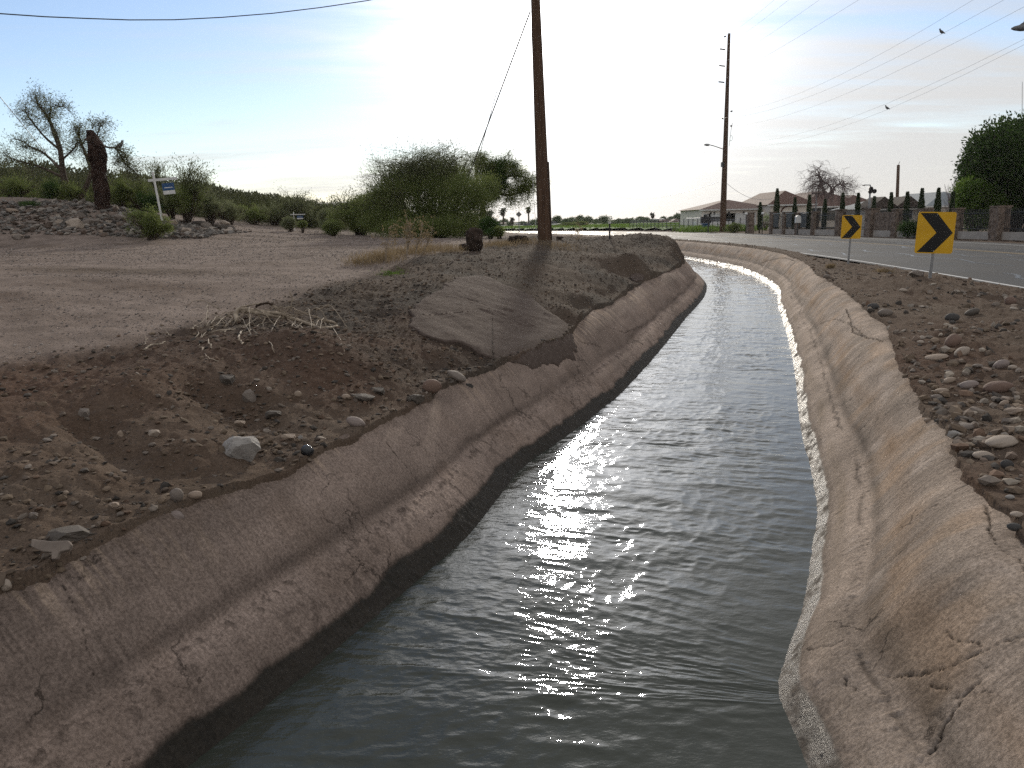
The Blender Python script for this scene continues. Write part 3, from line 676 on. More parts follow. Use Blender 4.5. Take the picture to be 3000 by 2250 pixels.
L(t, mixc(t, 1.0, a.outputs['Color'], mixc(t, noise(t, ob, 90, 4, .7), (.6, .6, .6), (1.35, 1.35, 1.35)), 'MULTIPLY'), b.inputs['Base Color'])
def d_canal(x, y):
    sl_, dl_ = lateral(CWL, SL, x, y, -1); sr_, dr_ = lateral(CWR, SR, x, y, 1); return dl_ - bfun(BL, sl_), dr_ - bfun(BR, sr_)
def dens_left(x, y, r):
    a, _ = d_canal(x, y); lt = sstep(-.3, .4, lot_side(x, y)); ok = (a > .0) & (x < np.interp(y, [0, 30, 60], [1, 6.6, 5]))
    patch = np.clip(.45 + .9 * fbm(x * .8, y * .8, 3, 401) + .55 * sstep(6.5, 9, y), .08, 1.6)
    slate = np.exp(-((x + 1.2) ** 2 + (y - 9.5) ** 2) / 7.0) + np.exp(-seg_dist(GUL[0][0], x, y) ** 2 / .05) + np.exp(-((x - 4.4) ** 2 + (y - 27) ** 2) / 6) + .8 * np.exp(-((x + .2) ** 2 + (y - 6.8) ** 2) / 1.2)
    return ok * (lt * .0 + (1 - lt) * np.clip(.45 * patch + slate, 0, 1))
def dens_right(x, y, r):
    _, d = d_canal(x, y); sr_, dd_ = lateral(CRN, SRN, x, y, 1); return (d > .0) & (dd_ < -.05) & (x > 1.5) & True
def dr_(x, y, r): return dens_right(x, y, r) * np.clip(.28 + 1.0 * fbm(x * .8, y * .8, 3, 402) + .5 * np.exp(-((x - 3.6) ** 2 + (y - 5.3) ** 2) / 2.5), .12, 1)
GREY = [(.14, .118, .10), (.09, .078, .068), (.065, .058, .052), (.19, .16, .135), (.135, .105, .082), (.13, .088, .064), (.115, .09, .073), (.15, .115, .085), (.13, .098, .072), (.165, .128, .096), (.14, .106, .078)]
TAN = [tuple(k * 1.3 for k in c_) for c_ in GREY] + [(.33, .285, .235), (.30, .26, .22), (.25, .20, .16), (.20, .155, .125)]
chips('gravel', 130000, -37, 24, 2.6, 60, .005, .055, dens_left, GREY, (.25, .7), 5, 'grey and brown stone chips scattered over the left bank', 'gravel')
LOTC = [(.34, .30, .27), (.25, .22, .20), (.17, .15, .14), (.11, .10, .095), (.30, .25, .22)]
chips('lot_gravel', 46000, -37, 8, 4.5, 45, .006, .030, lambda x, y, r: sstep(-.3, .4, lot_side(x, y)) * np.clip(.55 + 1.1 * fbm(x * .5, y * 1.1, 3, 403), .1, 1), LOTC, (.3, .6), 15, 'fine pale and dark grit spread over the flat gravel lot', 'gravel')
chips('gravel', 60000, 5, 41, 2.6, 60, .007, .10, dr_, TAN, (.4, .9), 6, 'rounded grey and tan pebbles covering the bank beside the road', 'gravel')
def dens_rub(x, y, r): return (np.abs(y - 34.2 + x * 0) < 3.2) * (x < -11.5) * (x > -34) * .8
chips('gravel', 30000, -40, -2, 29, 40, .06, .30, dens_rub, [(.20, .185, .17), (.12, .11, .10), (.27, .24, .21), (.10, .075, .06)], (.3, .7), 8, 'loose grey rubble covering the low embankment under the stump', 'rubble')

# ------------------------------------------------------------------ cobbles and rocks one can point to
def stone_mat(n, c, spec=.2, rough=.8):
    c2 = tuple(min(k * 1.5, .9) for k in c); return mottled('stone_' + n, c, c2, 14, rough, spec, .35, .006)
SM = dict(tan=stone_mat('tan', (.23, .18, .14)), grey=stone_mat('grey', (.145, .122, .105)), dark=stone_mat('dark', (.055, .052, .05)), brown=stone_mat('brown', (.14, .095, .075)),
          white=stone_mat('white', (.24, .225, .21)), mauve=stone_mat('mauve', (.19, .155, .14)), pale=stone_mat('pale', (.27, .225, .185)), black=stone_mat('black', (.008, .009, .012), .8, .12), slate=stone_mat('slate', (.075, .064, .054)))
STB = {}
def stone_base(kind, v):
    k = (kind, v)
    if k in STB: return STB[k]
    bm = bmesh.new(); bmesh.ops.create_icosphere(bm, subdivisions=4, radius=1); P = np.array([q.co[:] for q in bm.verts])
    g = np.random.default_rng(500 + v + len(kind) * 31)
    if kind == 'round':
        P *= (1 + .10 * fbm(P[:, 0] * 1.3 + v * 7, P[:, 1] * 1.3 + P[:, 2] * 1.1, 3, 510 + v))[:, None]
    else:                               # planed faces
        for _ in range(15):
            n = g.normal(size=3); n /= np.linalg.norm(n); h = g.uniform(.52, .82); d = P @ n; P = P - np.maximum(d - h, 0)[:, None] * n[None]
        P *= (1 + .13 * fbm(P[:, 0] * 3 + v, P[:, 1] * 3 + P[:, 2] * 3, 4, 520 + v, .6))[:, None]
    for q, p in zip(bm.verts, P): q.co = p
    me = bpy.data.meshes.new('stone'); bm.to_mesh(me); bm.free()
    me.polygons.foreach_set('use_smooth', [kind == 'round'] * len(me.polygons)); STB[k] = me; return me
nst = [0]
def stone(sx, sy, w, h, kind, mat, label, name='stone', group=None, depth=.75, tilt=0.0, sink=.42, hitp=None, cat=None):
    x, y, z = hitp or hit(sx, sy + h * .45); k = mpp(x, y); W = w * k / 2; H = max(h * k / 2 * 1.02, .004)
    nst[0] += 1; v = nst[0] % 5
    me = stone_base(kind, v).copy(); me.name = name; me.materials.append(SM[mat])
    o = bpy.data.objects.new(name, me); COL.objects.link(o); f = 1.0 if kind == 'round' else 1.25
    o.scale = (W * f, max(W, H) * depth * f, H * f); o.location = (x, y + W * depth * .7, z + H * (1 - sink)); o.rotation_euler = (random.uniform(-.1, .1), tilt, random.uniform(-.3, .3))
    tag(o, label, cat or name, group); return o
G_R = 'river stones on the road side bank'
for a in [
    (2965, 880, 34, 28, 'round', 'brown', 'small brown round stone nearest the asphalt edge behind the right chevron sign'),
    (2693, 802, 46, 18, 'angular', 'grey', 'flat grey rock at the road edge just left of the large chevron post'),
    (2648, 852, 24, 12, 'round', 'pale', 'small pale stone below the large chevron sign, between it and the canal'),
    (2425, 811, 20, 13, 'round', 'grey', 'grey stone at the lining rim below the small chevron sign'),
    (2598, 918, 42, 24, 'round', 'grey', 'plump grey stone at the lining rim, downhill from the large chevron sign'),
    (2562, 898, 34, 20, 'round', 'dark', 'dark round stone touching the concrete rim, farthest of the rim stones'),
    (2794, 930, 44, 27, 'round', 'dark', 'dark egg shaped stone standing out on the upper bank'),
    (2852, 917, 46, 22, 'round', 'slate', 'slate coloured long stone tilted up to the right of the dark egg shaped stone', .0, -.4),
    (2798, 1005, 52, 36, 'round', 'brown', 'long brown stone leaning diagonally in the middle of the bank', .0, -.6),
    (2824, 1030, 46, 27, 'round', 'pale', 'pale cigar shaped stone lying beside the leaning brown stone', 0, -.5),
    (2752, 1050, 66, 15, 'round', 'tan', 'thin flat tan stone below the leaning brown stone', 0, -.15),
    (2798, 958, 28, 12, 'round', 'tan', 'small tan stone half sunk just under the dark egg shaped stone'),
    (2939, 1068, 46, 28, 'round', 'mauve', 'mauve rounded stone leaning left near the right frame edge', 0, -.4),
    (2971, 1077, 27, 14, 'round', 'pale', 'little pale stone to the right of the mauve leaning stone'),
    (2785, 1116, 40, 17, 'round', 'tan', 'low tan stone between the thin flat stone and the paired stones', 0, -.3),
    (2846, 1131, 56, 24, 'round', 'mauve', 'broad mauve stone left of the biggest brown stone', 0, -.2),
    (2934, 1134, 82, 38, 'round', 'brown', 'biggest brown river stone on the road side bank', 0, -.15),
    (2763, 1145, 44, 17, 'round', 'tan', 'tan stone lying on top of a blue grey one', 0, -.1),
    (2749, 1164, 34, 18, 'round', 'grey', 'blue grey stone tucked under a tan stone'),
    (2946, 1181, 28, 15, 'round', 'tan', 'small tan stone just below the biggest brown stone', 0, -.4),
    (2984, 1204, 54, 26, 'angular', 'tan', 'flat broken tan rock at the right edge of the photo'),
    (2834, 1253, 64, 17, 'round', 'grey', 'long thin grey stone next to a lumpy white one', 0, -.12),
    (2799, 1273, 34, 24, 'angular', 'white', 'lumpy white rock at the lining rim'),
    (2948, 1297, 96, 32, 'round', 'pale', 'largest pale oblong stone, near the right edge of the photo', 0, -.12),
    (2888, 1336, 60, 25, 'round', 'pale', 'smooth pale oval stone below the largest pale oblong one'),
    (2955, 1360, 38, 30, 'round', 'dark', 'dark stone right of the smooth pale oval stone'),
    (2900, 1408, 42, 27, 'angular', 'grey', 'rough grey rock close to the rim below the pale oval stone'),
    (2963, 1437, 34, 18, 'round', 'slate', 'slate stone above the small white pebble'),
    (2963, 1458, 27, 14, 'round', 'white', 'small white pebble near the right edge of the photo'),
    (2984, 1513, 40, 16, 'round', 'pale', 'flat pale stone lying on dark stones by the large crack'),
    (2977, 1547, 44, 24, 'round', 'dark', 'dark stone under the flat pale stone by the large crack'),
    (2722, 1239, 28, 14, 'round', 'tan', 'tan pebble resting right on the concrete rim'),
    (2868, 1135 - 60, 30, 12, 'round', 'grey', 'small flat grey stone between the pale cigar and mauve stones'),
    (2700, 1003, 22, 11, 'round', 'pale', 'small pale stone at the rim left of the thin flat stone'),
    (2875, 1480, 26, 14, 'angular', 'slate', 'small slate rock on the rim above the large crack')]:
    stone(*a[:6], a[6], tilt=(a[8] if len(a) > 8 else 0.0), group=None)
for a in [
    (705, 1307, 112, 84, 'angular', 'white', 'large white quartz rock half sunk in the left bank'),
    (1264, 1142, 58, 44, 'round', 'brown', 'large round brown cobble on the rim below the broken slab'),
    (1337, 1104, 62, 26, 'round', 'grey', 'grey elongated cobble leaning on the bank right of the round brown one', 0, .45),
    (1362, 1131, 44, 18, 'angular', 'dark', 'dark flat rock under the elongated grey cobble'),
    (1040, 1236, 58, 30, 'round', 'mauve', 'smooth mauve cobble lying at the rim above the long wall crack', 0, .3),
    (1012, 1166, 28, 17, 'round', 'tan', 'small tan cobble propped in the middle of the left bank'),
    (872, 1162, 22, 20, 'round', 'tan', 'small round tan pebble below the dead branch pile'),
    (515, 1446, 42, 44, 'round', 'grey', 'upright grey cobble on the left bank above two others'),
    (570, 1468, 42, 24, 'round', 'tan', 'tan cobble to the right of the upright grey cobble'),
    (512, 1532, 52, 40, 'round', 'mauve', 'mauve egg shaped cobble sitting on the left concrete rim'),
    (450, 1269, 34, 24, 'angular', 'pale', 'pale chip of rock left of the white quartz rock'),
    (353, 1279, 22, 22, 'angular', 'tan', 'small tan rock left of the pale chip'),
    (244, 1210, 36, 34, 'angular', 'grey', 'grey upright rock stuck in the gully wall at far left'),
    (164, 1573, 165, 44, 'angular', 'slate', 'dark flat slab of slate above the broken concrete piece'),
    (8, 1717, 46, 40, 'round', 'pale', 'pale stone cut by the left edge of the photo'),
    (398, 1621, 26, 20, 'round', 'dark', 'dark pebble near the broken concrete piece'),
    (898, 1319, 40, 38, 'round', 'black', 'glossy black stone shining at the foot of the gully'),
    (845, 1284, 48, 20, 'angular', 'tan', 'flat tan rock behind the glossy black stone'),
    (880, 1281, 15, 20, 'angular', 'white', 'tiny white rock standing behind the glossy black stone'),
    (940, 1285, 24, 18, 'angular', 'pale', 'small pale rock right of the glossy black stone'),
    (96, 1510, 28, 26, 'angular', 'grey', 'rough grey rock above the dark slate slab'),
    (190, 1445, 20, 14, 'round', 'tan', 'tan pebble high on the near left bank'),
    (1105, 1145, 50, 22, 'angular', 'slate', 'slate rock left of the large round brown cobble'),
    (1215, 1165, 48, 30, 'angular', 'slate', 'slate rock tucked against the large round brown cobble'),
    (1060, 1165, 60, 24, 'angular', 'slate', 'flat slate rock beside the propped tan cobble'),
    (800, 1220, 50, 24, 'angular', 'slate', 'slate piece in the middle of the gully'),
    (730, 1170, 46, 40, 'angular', 'grey', 'grey rock in the upper gully'),
    (660, 1115, 60, 40, 'angular', 'slate', 'big dark slate block at the head of the gully'),
    (330, 1478, 34, 18, 'angular', 'tan', 'low tan rock left of the upright grey cobble'),
    (135, 1290, 26, 16, 'angular', 'grey', 'small grey rock on the first dirt hump at far left'),
    (700, 1245, 40, 20, 'angular', 'tan', 'narrow tan rock just above the white quartz rock')]:
    stone(*a[:6], a[6], tilt=(a[8] if len(a) > 8 else 0.0), cat='stone')
# pale boulders of the far embankment
r1 = random.Random(5)
stone(217, 661, 58, 34, 'angular', 'pale', 'largest pale boulder at the foot of the far rubble bank', name='boulder', hitp=hit(217, 675), cat='boulder')
stone(262, 652, 30, 22, 'angular', 'grey', 'grey boulder just right of the largest pale boulder', name='boulder', hitp=hit(262, 664), cat='boulder')
stone(335, 612, 24, 16, 'angular', 'pale', 'pale boulder touching the foot of the tall stump', name='boulder', hitp=hit(335, 622), cat='boulder')
stone(655, 650, 28, 22, 'angular', 'pale', 'pale boulder at the right end of the rubble bank', name='boulder', hitp=hit(655, 662), cat='boulder')
for i in range(70):
    sx = r1.uniform(-60, 700); f_ = r1.random(); top = np.interp(sx, [0, 150, 312, 500, 690], [590, 596, 618, 648, 662]); bot = np.interp(sx, [0, 300, 690], [705, 692, 675]); sy = top + (bot - top) * f_
    if 370 < sx < 500 and sy > 610: continue
    w = r1.uniform(14, 38); stone(sx, sy, w, w * r1.uniform(.4, .7), 'angular', r1.choice(['pale', 'grey', 'grey', 'slate', 'tan']), 'rough grey or pale boulder lying among others on the far rubble bank', name='boulder', group='boulders strewn over the far rubble bank', hitp=hit(sx, sy + w * .25), cat='boulder')

# ------------------------------------------------------------------ broken slab of concrete lying against the bank, and the loose piece
def slab_from(P, label, name, thick, mat, lift=.03, seed=9, plane=False):
    xy = np.array([(p[0], p[1]) for p in P]); bm = bmesh.new(); k = []; m_ = len(P)
    for i in range(m_):                 # ragged outline
        a, b_ = xy[i], xy[(i + 1) % m_]; ln = np.hypot(*(b_ - a)); q = max(2, int(ln / .04))
        for j in range(q):
            p = a + (b_ - a) * j / q; w = .04 * vnoise(np.array([p[0] * 5.]), np.array([p[1] * 5.]), seed)[0] + .022 * vnoise(np.array([p[0] * 17.]), np.array([p[1] * 17.]), seed)[0]
            nrm = np.array([-(b_ - a)[1], (b_ - a)[0]]) / (ln + 1e-6); k.append(p + nrm * w)
    K = np.array(k); cen = K.mean(0); rings = 40; nK = len(K)
    XY = np.concatenate([cen + (K - cen) * (1 - r_ / rings) for r_ in range(rings)] + [cen[None]])
    gs, _ = ground_z(XY[:, 0], XY[:, 1], False)
    if plane: gs = slab_z(XY[:, 0], XY[:, 1])
    zz_ = gs + lift + .035 * fbm(XY[:, 0] * 1.6, XY[:, 1] * 1.6, 2, seed) + .012 * fbm(XY[:, 0] * 6, XY[:, 1] * 6, 3, seed + 2) + .005 * fbm(XY[:, 0] * 30, XY[:, 1] * 30, 3, seed + 4)
    _s, _d1 = lateral(CWL, SL, XY[:, 0], XY[:, 1], -1); k_ = sstep(1.0, .72, _d1); zz_ = zz_ * (1 - k_) + (WZ + fz(_d1) + .018 + .006 * fbm(XY[:, 0] * 9, XY[:, 1] * 9, 3, seed + 7)) * k_
    rim = np.concatenate([np.full(nK, r_) for r_ in range(rings)] + [[rings]]); zz_ -= .012 * np.exp(-rim / 1.2)
    vs = [bm.verts.new((a, b_, c_)) for (a, b_), c_ in zip(XY, zz_)]
    for r_ in range(rings):
        for i in range(nK):
            a, b_ = vs[r_ * nK + i], vs[r_ * nK + (i + 1) % nK]
            if r_ == rings - 1: bm.faces.new((a, b_, vs[-1]))
            else: bm.faces.new((a, b_, vs[(r_ + 1) * nK + (i + 1) % nK], vs[(r_ + 1) * nK + i]))
    for f in bm.faces: f.smooth = True
    low = [bm.verts.new((vs[i].co.x, vs[i].co.y, vs[i].co.z - thick)) for i in range(nK)]
    for i in range(nK): bm.faces.new((vs[(i + 1) % nK], vs[i], low[i], low[(i + 1) % nK]))
    bmesh.ops.recalc_face_normals(bm, faces=bm.faces)
    me = bpy.data.meshes.new(name); bm.to_mesh(me); bm.free(); me.materials.append(mat)
    o = bpy.data.objects.new(name, me); COL.objects.link(o); tag(o, label, 'concrete slab'); return o
M_SLAB = mottled('slab_concrete', (.078, .058, .048), (.122, .094, .080), 22, .95, .08, .9, .02)
slab_from(SLAB, 'big broken concrete slab slumped over the left bank above the lining', 'concrete_slab', .06, M_SLAB, .03, plane=True)
slab_from([hit_smooth(*p_) for p_ in ((1850, 812), (1868, 806), (1884, 812), (1880, 824), (1862, 828), (1850, 822))], 'small pale concrete remnant on the left rim, beyond the big slab', 'concrete_slab', .05, M_SLAB, .05)
x, y, z = hit(149, 1668); k = mpp(x, y)
mb = MB(); poly = [(-66 * k, 24 * k), (-60 * k, 0), (-20 * k, -14 * k), (12 * k, -14 * k), (18 * k, -36 * k), (34 * k, -34 * k), (36 * k, -12 * k), (64 * k, -4 * k), (66 * k, 14 * k), (52 * k, 26 * k), (0, 20 * k)]
mb.prism(poly, -.012, .014); o = mb.build('concrete_piece', mottled('slab_edge', (.17, .14, .12), (.24, .20, .17), 12, .9, .15, .6, .008))
bev = o.modifiers.new('b', 'BEVEL'); bev.width = .005; bev.segments = 2
o.location = (x, y + .02, z + .045); o.rotation_euler = (R(52), R(3), R(-4)); tag(o, 'T shaped piece of broken concrete lying at far left on the rim', 'concrete piece')
# ------------------------------------------------------------------ materials for built things
M_WOOD = mottled('creosoted_wood', (.060, .036, .024), (.125, .078, .052), 5, .9, .15, .6, .01, stretch=(6, 6, .35))
M_WOODD = mottled('dark_weathered_wood', (.035, .024, .018), (.085, .060, .045), 6, .9, .15, .6, .012, stretch=(5, 5, .4))
M_STEEL = mottled('galvanised_steel', (.22, .225, .23), (.33, .33, .335), 20, .5, .5, .1, .002, metallic=.6)
M_DKMET = mottled('dark_metal', (.02, .02, .022), (.04, .04, .042), 20, .5, .4, 0)
M_WIRE = mottled('wire_aluminium', (.38, .38, .40), (.5, .5, .52), 30, .5, .5, 0)
M_YEL = mottled('sign_yellow', (.62, .34, .006), (.70, .40, .010), 3, .45, .4, 0)
M_BLK = mottled('sign_black', (.006, .006, .006), (.012, .012, .012), 3, .5, .35, 0)
M_WHITE = mottled('white_paint', (.55, .55, .54), (.72, .72, .70), 3, .6, .3, 0)
M_STONE = mottled('fence_stone', (.10, .075, .060), (.24, .185, .15), 4, .9, .2, .8, .04)
M_BLOCK = mottled('painted_block', (.33, .30, .27), (.42, .385, .35), 2, .85, .2, .2, .01)
M_STUCCO = mottled('stucco', (.70, .64, .56), (.80, .73, .65), 1, .9, .2, .2, .01)
M_BLUE = mottled('blue_plastic', (.015, .055, .15), (.02, .08, .21), 4, .5, .4, 0)
M_GLASS, t, b = new_mat('window_glass', .08, .6); b.inputs['Base Color'].default_value = (.02, .025, .03, 1)
def tile_mat(name, c1, c2):
    m, t, b = new_mat(name, .8, .25); ob = t.nodes.new('ShaderNodeTexCoord').outputs['Object']
    w = t.nodes.new('ShaderNodeTexWave'); w.inputs['Scale'].default_value = 1.6; w.bands_direction = 'X'; L(t, ob, w.inputs[0])
    L(t, mixc(t, noise(t, ob, 3, 5, .7), c1, c2), b.inputs['Base Color']); bump(t, b, w.outputs[0], .7, .06); return m
M_TILE = tile_mat('clay_tile', (.10, .058, .045), (.17, .10, .08)); M_GREYROOF = tile_mat('grey_metal_roof', (.20, .225, .24), (.30, .325, .34))

# ------------------------------------------------------------------ near wooden pole with its wires
def line_pts(a, b_, sag, n=24): 
    a, b_ = Vector(a), Vector(b_); return [a.lerp(b_, i / n) - Vector((0, 0, sag * 4 * (i / n) * (1 - i / n))) for i in range(n + 1)]
bx, by, bz = PY(1596, 706, 24); tx, ty, tz = PY(1569, 0, 24); D = Vector((tx - bx, ty - by, tz - bz)); TOPF = 1.45
root = empty('utility_pole', (bx, by, bz - .1)); tag(root, 'tall brown wooden utility pole standing on the left canal bank in front of the sun', 'utility pole')
mb = MB(); n = 40; pts = [Vector((0, 0, -.3))] + [D * (TOPF * i / n) for i in range(n + 1)]
mb.tube(pts, [.205] + [.197 - .066 * (TOPF * i / n) for i in range(n + 1)], 20); shaft = mb.build('shaft', M_WOOD, root, True)
top = D * TOPF + Vector((bx, by, bz - .1))
mb = MB(); p0 = D * .0; mb.tube([p0 + Vector((.165, -.04, .0)) + D * f * .355 for f in (0, .5, 1)], [.05, .05, .045], 8); mb.build('cable_guard', M_WOODD, root, True)
mb = MB(); mb.box(tuple(D * (TOPF * .97)), (2.2, .1, .12)); mb.build('crossarm', M_WOOD, root)
for dx in (-1.0, -.4, .4, 1.0):
    mb = MB(); q = D * (TOPF * .97) + Vector((dx, 0, .06)); mb.tube([q, q + Vector((0, 0, .1)), q + Vector((0, 0, .14))], [.03, .05, .03], 8); mb.build('insulator', M_DKMET, root, True)
def wire(name, pts, r, label, group=None, cat='wire', mat=None):
    mb = MB(); mb.tube(pts, r, 5); o = mb.build(name, mat or M_WIRE); tag(o, label, cat, group); return o
wire('guy_wire', line_pts(PY(1553, 34, 24), PY(1388, 475, 33), 0, 4) + [Vector(PY(1340, 600, 36))], .022, 'pale guy wire running down from the near wooden pole into the big bush', cat='guy wire', mat=M_STEEL)
wire('guy_wire', [Vector(PY(1474, 200, 40)), Vector(PY(1400, 470, 44)), Vector(PY(1372, 600, 46))], .018, 'faint thin guy wire left of the pale one beside the near pole', cat='guy wire')
wire('service_wire', [Vector(PY(1556, -180, 24)), Vector(PY(1558, 250, 23.8)), Vector(PY(1562, 560, 23.6)), Vector(PY(1572, 690, 23.6))], .006, 'thin wire hanging straight down along the near pole', cat='wire')
cab = [Vector(PY(*p)) for p in ((-500, -62, 13), (-250, 2, 14), (0, 40, 15), (130, 49, 15.7), (250, 54, 16.3), (380, 58.5, 17), (510, 58, 17.7), (650, 51, 18.4), (800, 39, 19.2), (940, 22, 20), (1075, 2, 20.8), (1320, -50, 22.4))] + [top - D * .12]
wire('telephone_cable', cab, .011, 'dark sagging cable crossing the top left of the sky to the near pole', cat='cable', mat=M_DKMET)
wire('guy_wire', [Vector(PY(-1500, -1300, 18)), Vector(PY(-260, 20, 30)), Vector(PY(0, 284, 33)), Vector(PY(62, 360, 34)), Vector(PY(160, 480, 35.5))], .014, 'thin dark wire slanting down into the sparse tree at the left edge', cat='guy wire', mat=M_DKMET)

# ------------------------------------------------------------------ tall transmission pole across the road
Y2 = 82
bx, by, bz = PZ(2117, 679, 0.0); Y2 = by; tp = PY(2136, 98, Y2)
root = empty('transmission_pole', (bx, by, 0)); tag(root, 'very tall brown pole with side brackets and a street light across the road', 'utility pole')
Dp = Vector((tp[0] - bx, 0, tp[2])); mb = MB(); kk = mpp(bx, by)
mb.tube([Vector((0, 0, -.4))] + [Dp * (i / 30) for i in range(31)], [.36] + [.36 - .215 * (i / 30) for i in range(31)], 16); mb.build('shaft', M_WOOD, root, True)
def at2(sx, sy, dy=0.0): p = PY(sx, sy, Y2 + dy); return Vector(p) - Vector((bx, by, 0))
ARM = []
for sx, sy, ex in ((2127, 106, 2121), (2125, 145.5, 2109), (2124, 194, 2107), (2122, 241.5, 2105)):
    mb = MB(); a, e = at2(sx, sy), at2(ex, sy - (2 if ex < 2120 else -2)); mb.tube([a, e], .07, 6); ar = mb.build('bracket', M_DKMET, root); ARM.append(e + Vector((bx, by, 0)))
LOWA = []
for sx, sy, ex, ey in ((2139, 326, 2145, 326), (2120, 349, 2115, 346), (2138, 369, 2144, 369), (2118, 479, 2114, 480)):
    mb = MB(); a, e = at2(sx, sy), at2(ex, ey); mb.tube([a, a.lerp(e, .4), e], [.04, .05, .13], 8); mb.build('insulator', M_DKMET, root, True); LOWA.append(e + Vector((bx, by, 0)))
mb = MB(); q = at2(2142, 405); mb.tube([q + Vector((.14 * math.cos(k * .7), 0, .3 * math.sin(k * .7))) for k in range(10)], .02, 5); mb.tube([at2(2146, 360), at2(2142, 380), at2(2136, 428)], .02, 5); mb.build('jumper_loop', M_DKMET, root)
mb = MB(); mb.tube([at2(2119, 437), at2(2105, 432), at2(2090, 427), at2(2078, 424)], .045, 6); la = mb.build('lamp_arm', M_STEEL, root, True)
mb = MB(); a, e = at2(2079, 424.5), at2(2062, 424); mb.tube([a, a.lerp(e, .2), a.lerp(e, .6), e], [.06, .13, .13, .05], 10); mb.build('lamp_head', M_STEEL, la, True)
mb = MB(); mb.box(tuple(at2(2117, 482)), (.25, .6, .5)); mb.build('equipment_box', M_DKMET, root)
# conductors: overhead towards the viewer's right, and away along the road
outs = [((2268, 0), 52), ((2310, 0), 50), ((2400, 0), 46), ((2515, 0), 43)]
lowr = [((2850, 0), 40), ((2940, 0), 38), ((3000, 20), 36), ((3000, 115), 38), ((3000, 131), 38)]
lows = [LOWA[0], LOWA[1], LOWA[2], Vector(PY(2136, 415, Y2)), Vector(PY(2136, 428, Y2))]
def far_pt(sx, sy, Y): return Vector(PY(sx, sy, Y))
nm = ['topmost', 'second', 'third', 'fourth']
for i, ((o_, Y), a) in enumerate(zip(outs, ARM)):
    e = Vector(PY(o_[0], o_[1], Y)); d = e - a; f = [a, a.lerp(e, .25) - Vector((0, 0, .12)), a.lerp(e, .5) - Vector((0, 0, .16)), a.lerp(e, .75) - Vector((0, 0, .12)), e, e + d * .6 + Vector((0, 0, .8))]
    l = [Vector(PY(1985 - i * 2, 229 + i * 27, 105)), Vector(PY(1800, 395 + i * 20, 150)), Vector(PY(1700, 475 + i * 12, 210))]
    wire('power_line', l[::-1] + f, .006, nm[i] + ' of the four thin wires on the upper brackets of the tall pole', 'wires strung through the tall pole')
for i, ((o_, Y), a) in enumerate(zip(lowr, lows)):
    e = Vector(PY(o_[0], o_[1], Y)); n = 10; f = []
    sg = (1.0, 1.1, 1.0, 1.3, 1.4)[i]
    f = line_pts(a, e, sg, 12) ; d = f[-1] - f[-2]; f.append(f[-1] + d * 4 + Vector((0, 0, .5)))
    l = [Vector(PY(1985, 400 + i * 17, 105)), Vector(PY(1800, 490 + i * 10, 150)), Vector(PY(1680, 540 + i * 8, 210))] if i in (1, 3, 4) else []
    wire('power_line', l[::-1] + f, .006, ['uppermost', 'second', 'middle', 'fourth', 'lowest'][i] + ' of the five wires fanning right from mid height of the tall pole', 'wires strung through the tall pole')
wire('service_wire', line_pts(PY(2122, 530, Y2), PY(2262, 582, 100), .8), .02, 'sagging wire from the tall pole down to the tiled house', cat='wire')
wire('service_wire', line_pts(PY(1750, 552, 200), PY(2112, 530, Y2), 2.2), .02, 'low sagging wire left of the tall pole above the field', cat='wire')

def bird(name, p, s, label, face=1.0):
    """a small perched dove: one continuous skinned body"""
    bm = bmesh.new(); V = [(-.17, 0, -.05, .012), (-.11, 0, -.02, .03), (-.05, 0, 0, .055), (.01, 0, .03, .065), (.055, 0, .075, .045), (.075, 0, .12, .030), (.085, 0, .145, .034), (.115, 0, .145, .012), (.14, 0, .138, .004)]
    mb = MB(); mb.tube([(x * face * s, y * s, z * s) for x, y, z, r in V], [r * s for *_, r in V], 10)
    mb.tube([(-.01 * face * s, .018 * s, -.02 * s), (.0, .018 * s, -.075 * s)], .006 * s, 5); mb.tube([(-.01 * face * s, -.018 * s, -.02 * s), (.0, -.018 * s, -.075 * s)], .006 * s, 5)
    o = mb.build(name, mottled('dove_grey', (.10, .10, .11), (.16, .155, .16), 30, .8, .2, 0), None, True); o.location = Vector(p) + Vector((0, 0, .07 * s)); tag(o, label, 'bird'); bm.free(); return o
def on_wire(i, sx):
    o = [q for q in bpy.data.objects if q.name.startswith('power_line')][i]; best = None
    co = [v.co for v in o.data.vertices][::5]
    for a, b_ in zip(co[:-1], co[1:]):
        for k in range(20):
            p = a.lerp(b_, k / 20); r = ray(sx, 384); dx = abs(p.x / p.y - 0)
            q = cam.matrix_world.inverted() @ p
            if q.z > -5: continue
            px = (512 + FPX * q.x / -q.z) * 3000 / 1024; e = abs(px - sx)
            if best is None or e < best[0]: best = (e, p.copy())
    return best[1]
bird('dove', on_wire(5, 2760), 1.1, 'bird sitting on a wire high at right, the upper of the two on wires', -1)
bird('dove', on_wire(8, 2600), 1.1, 'bird sitting on the lowest wire at right, above the fence', -1)

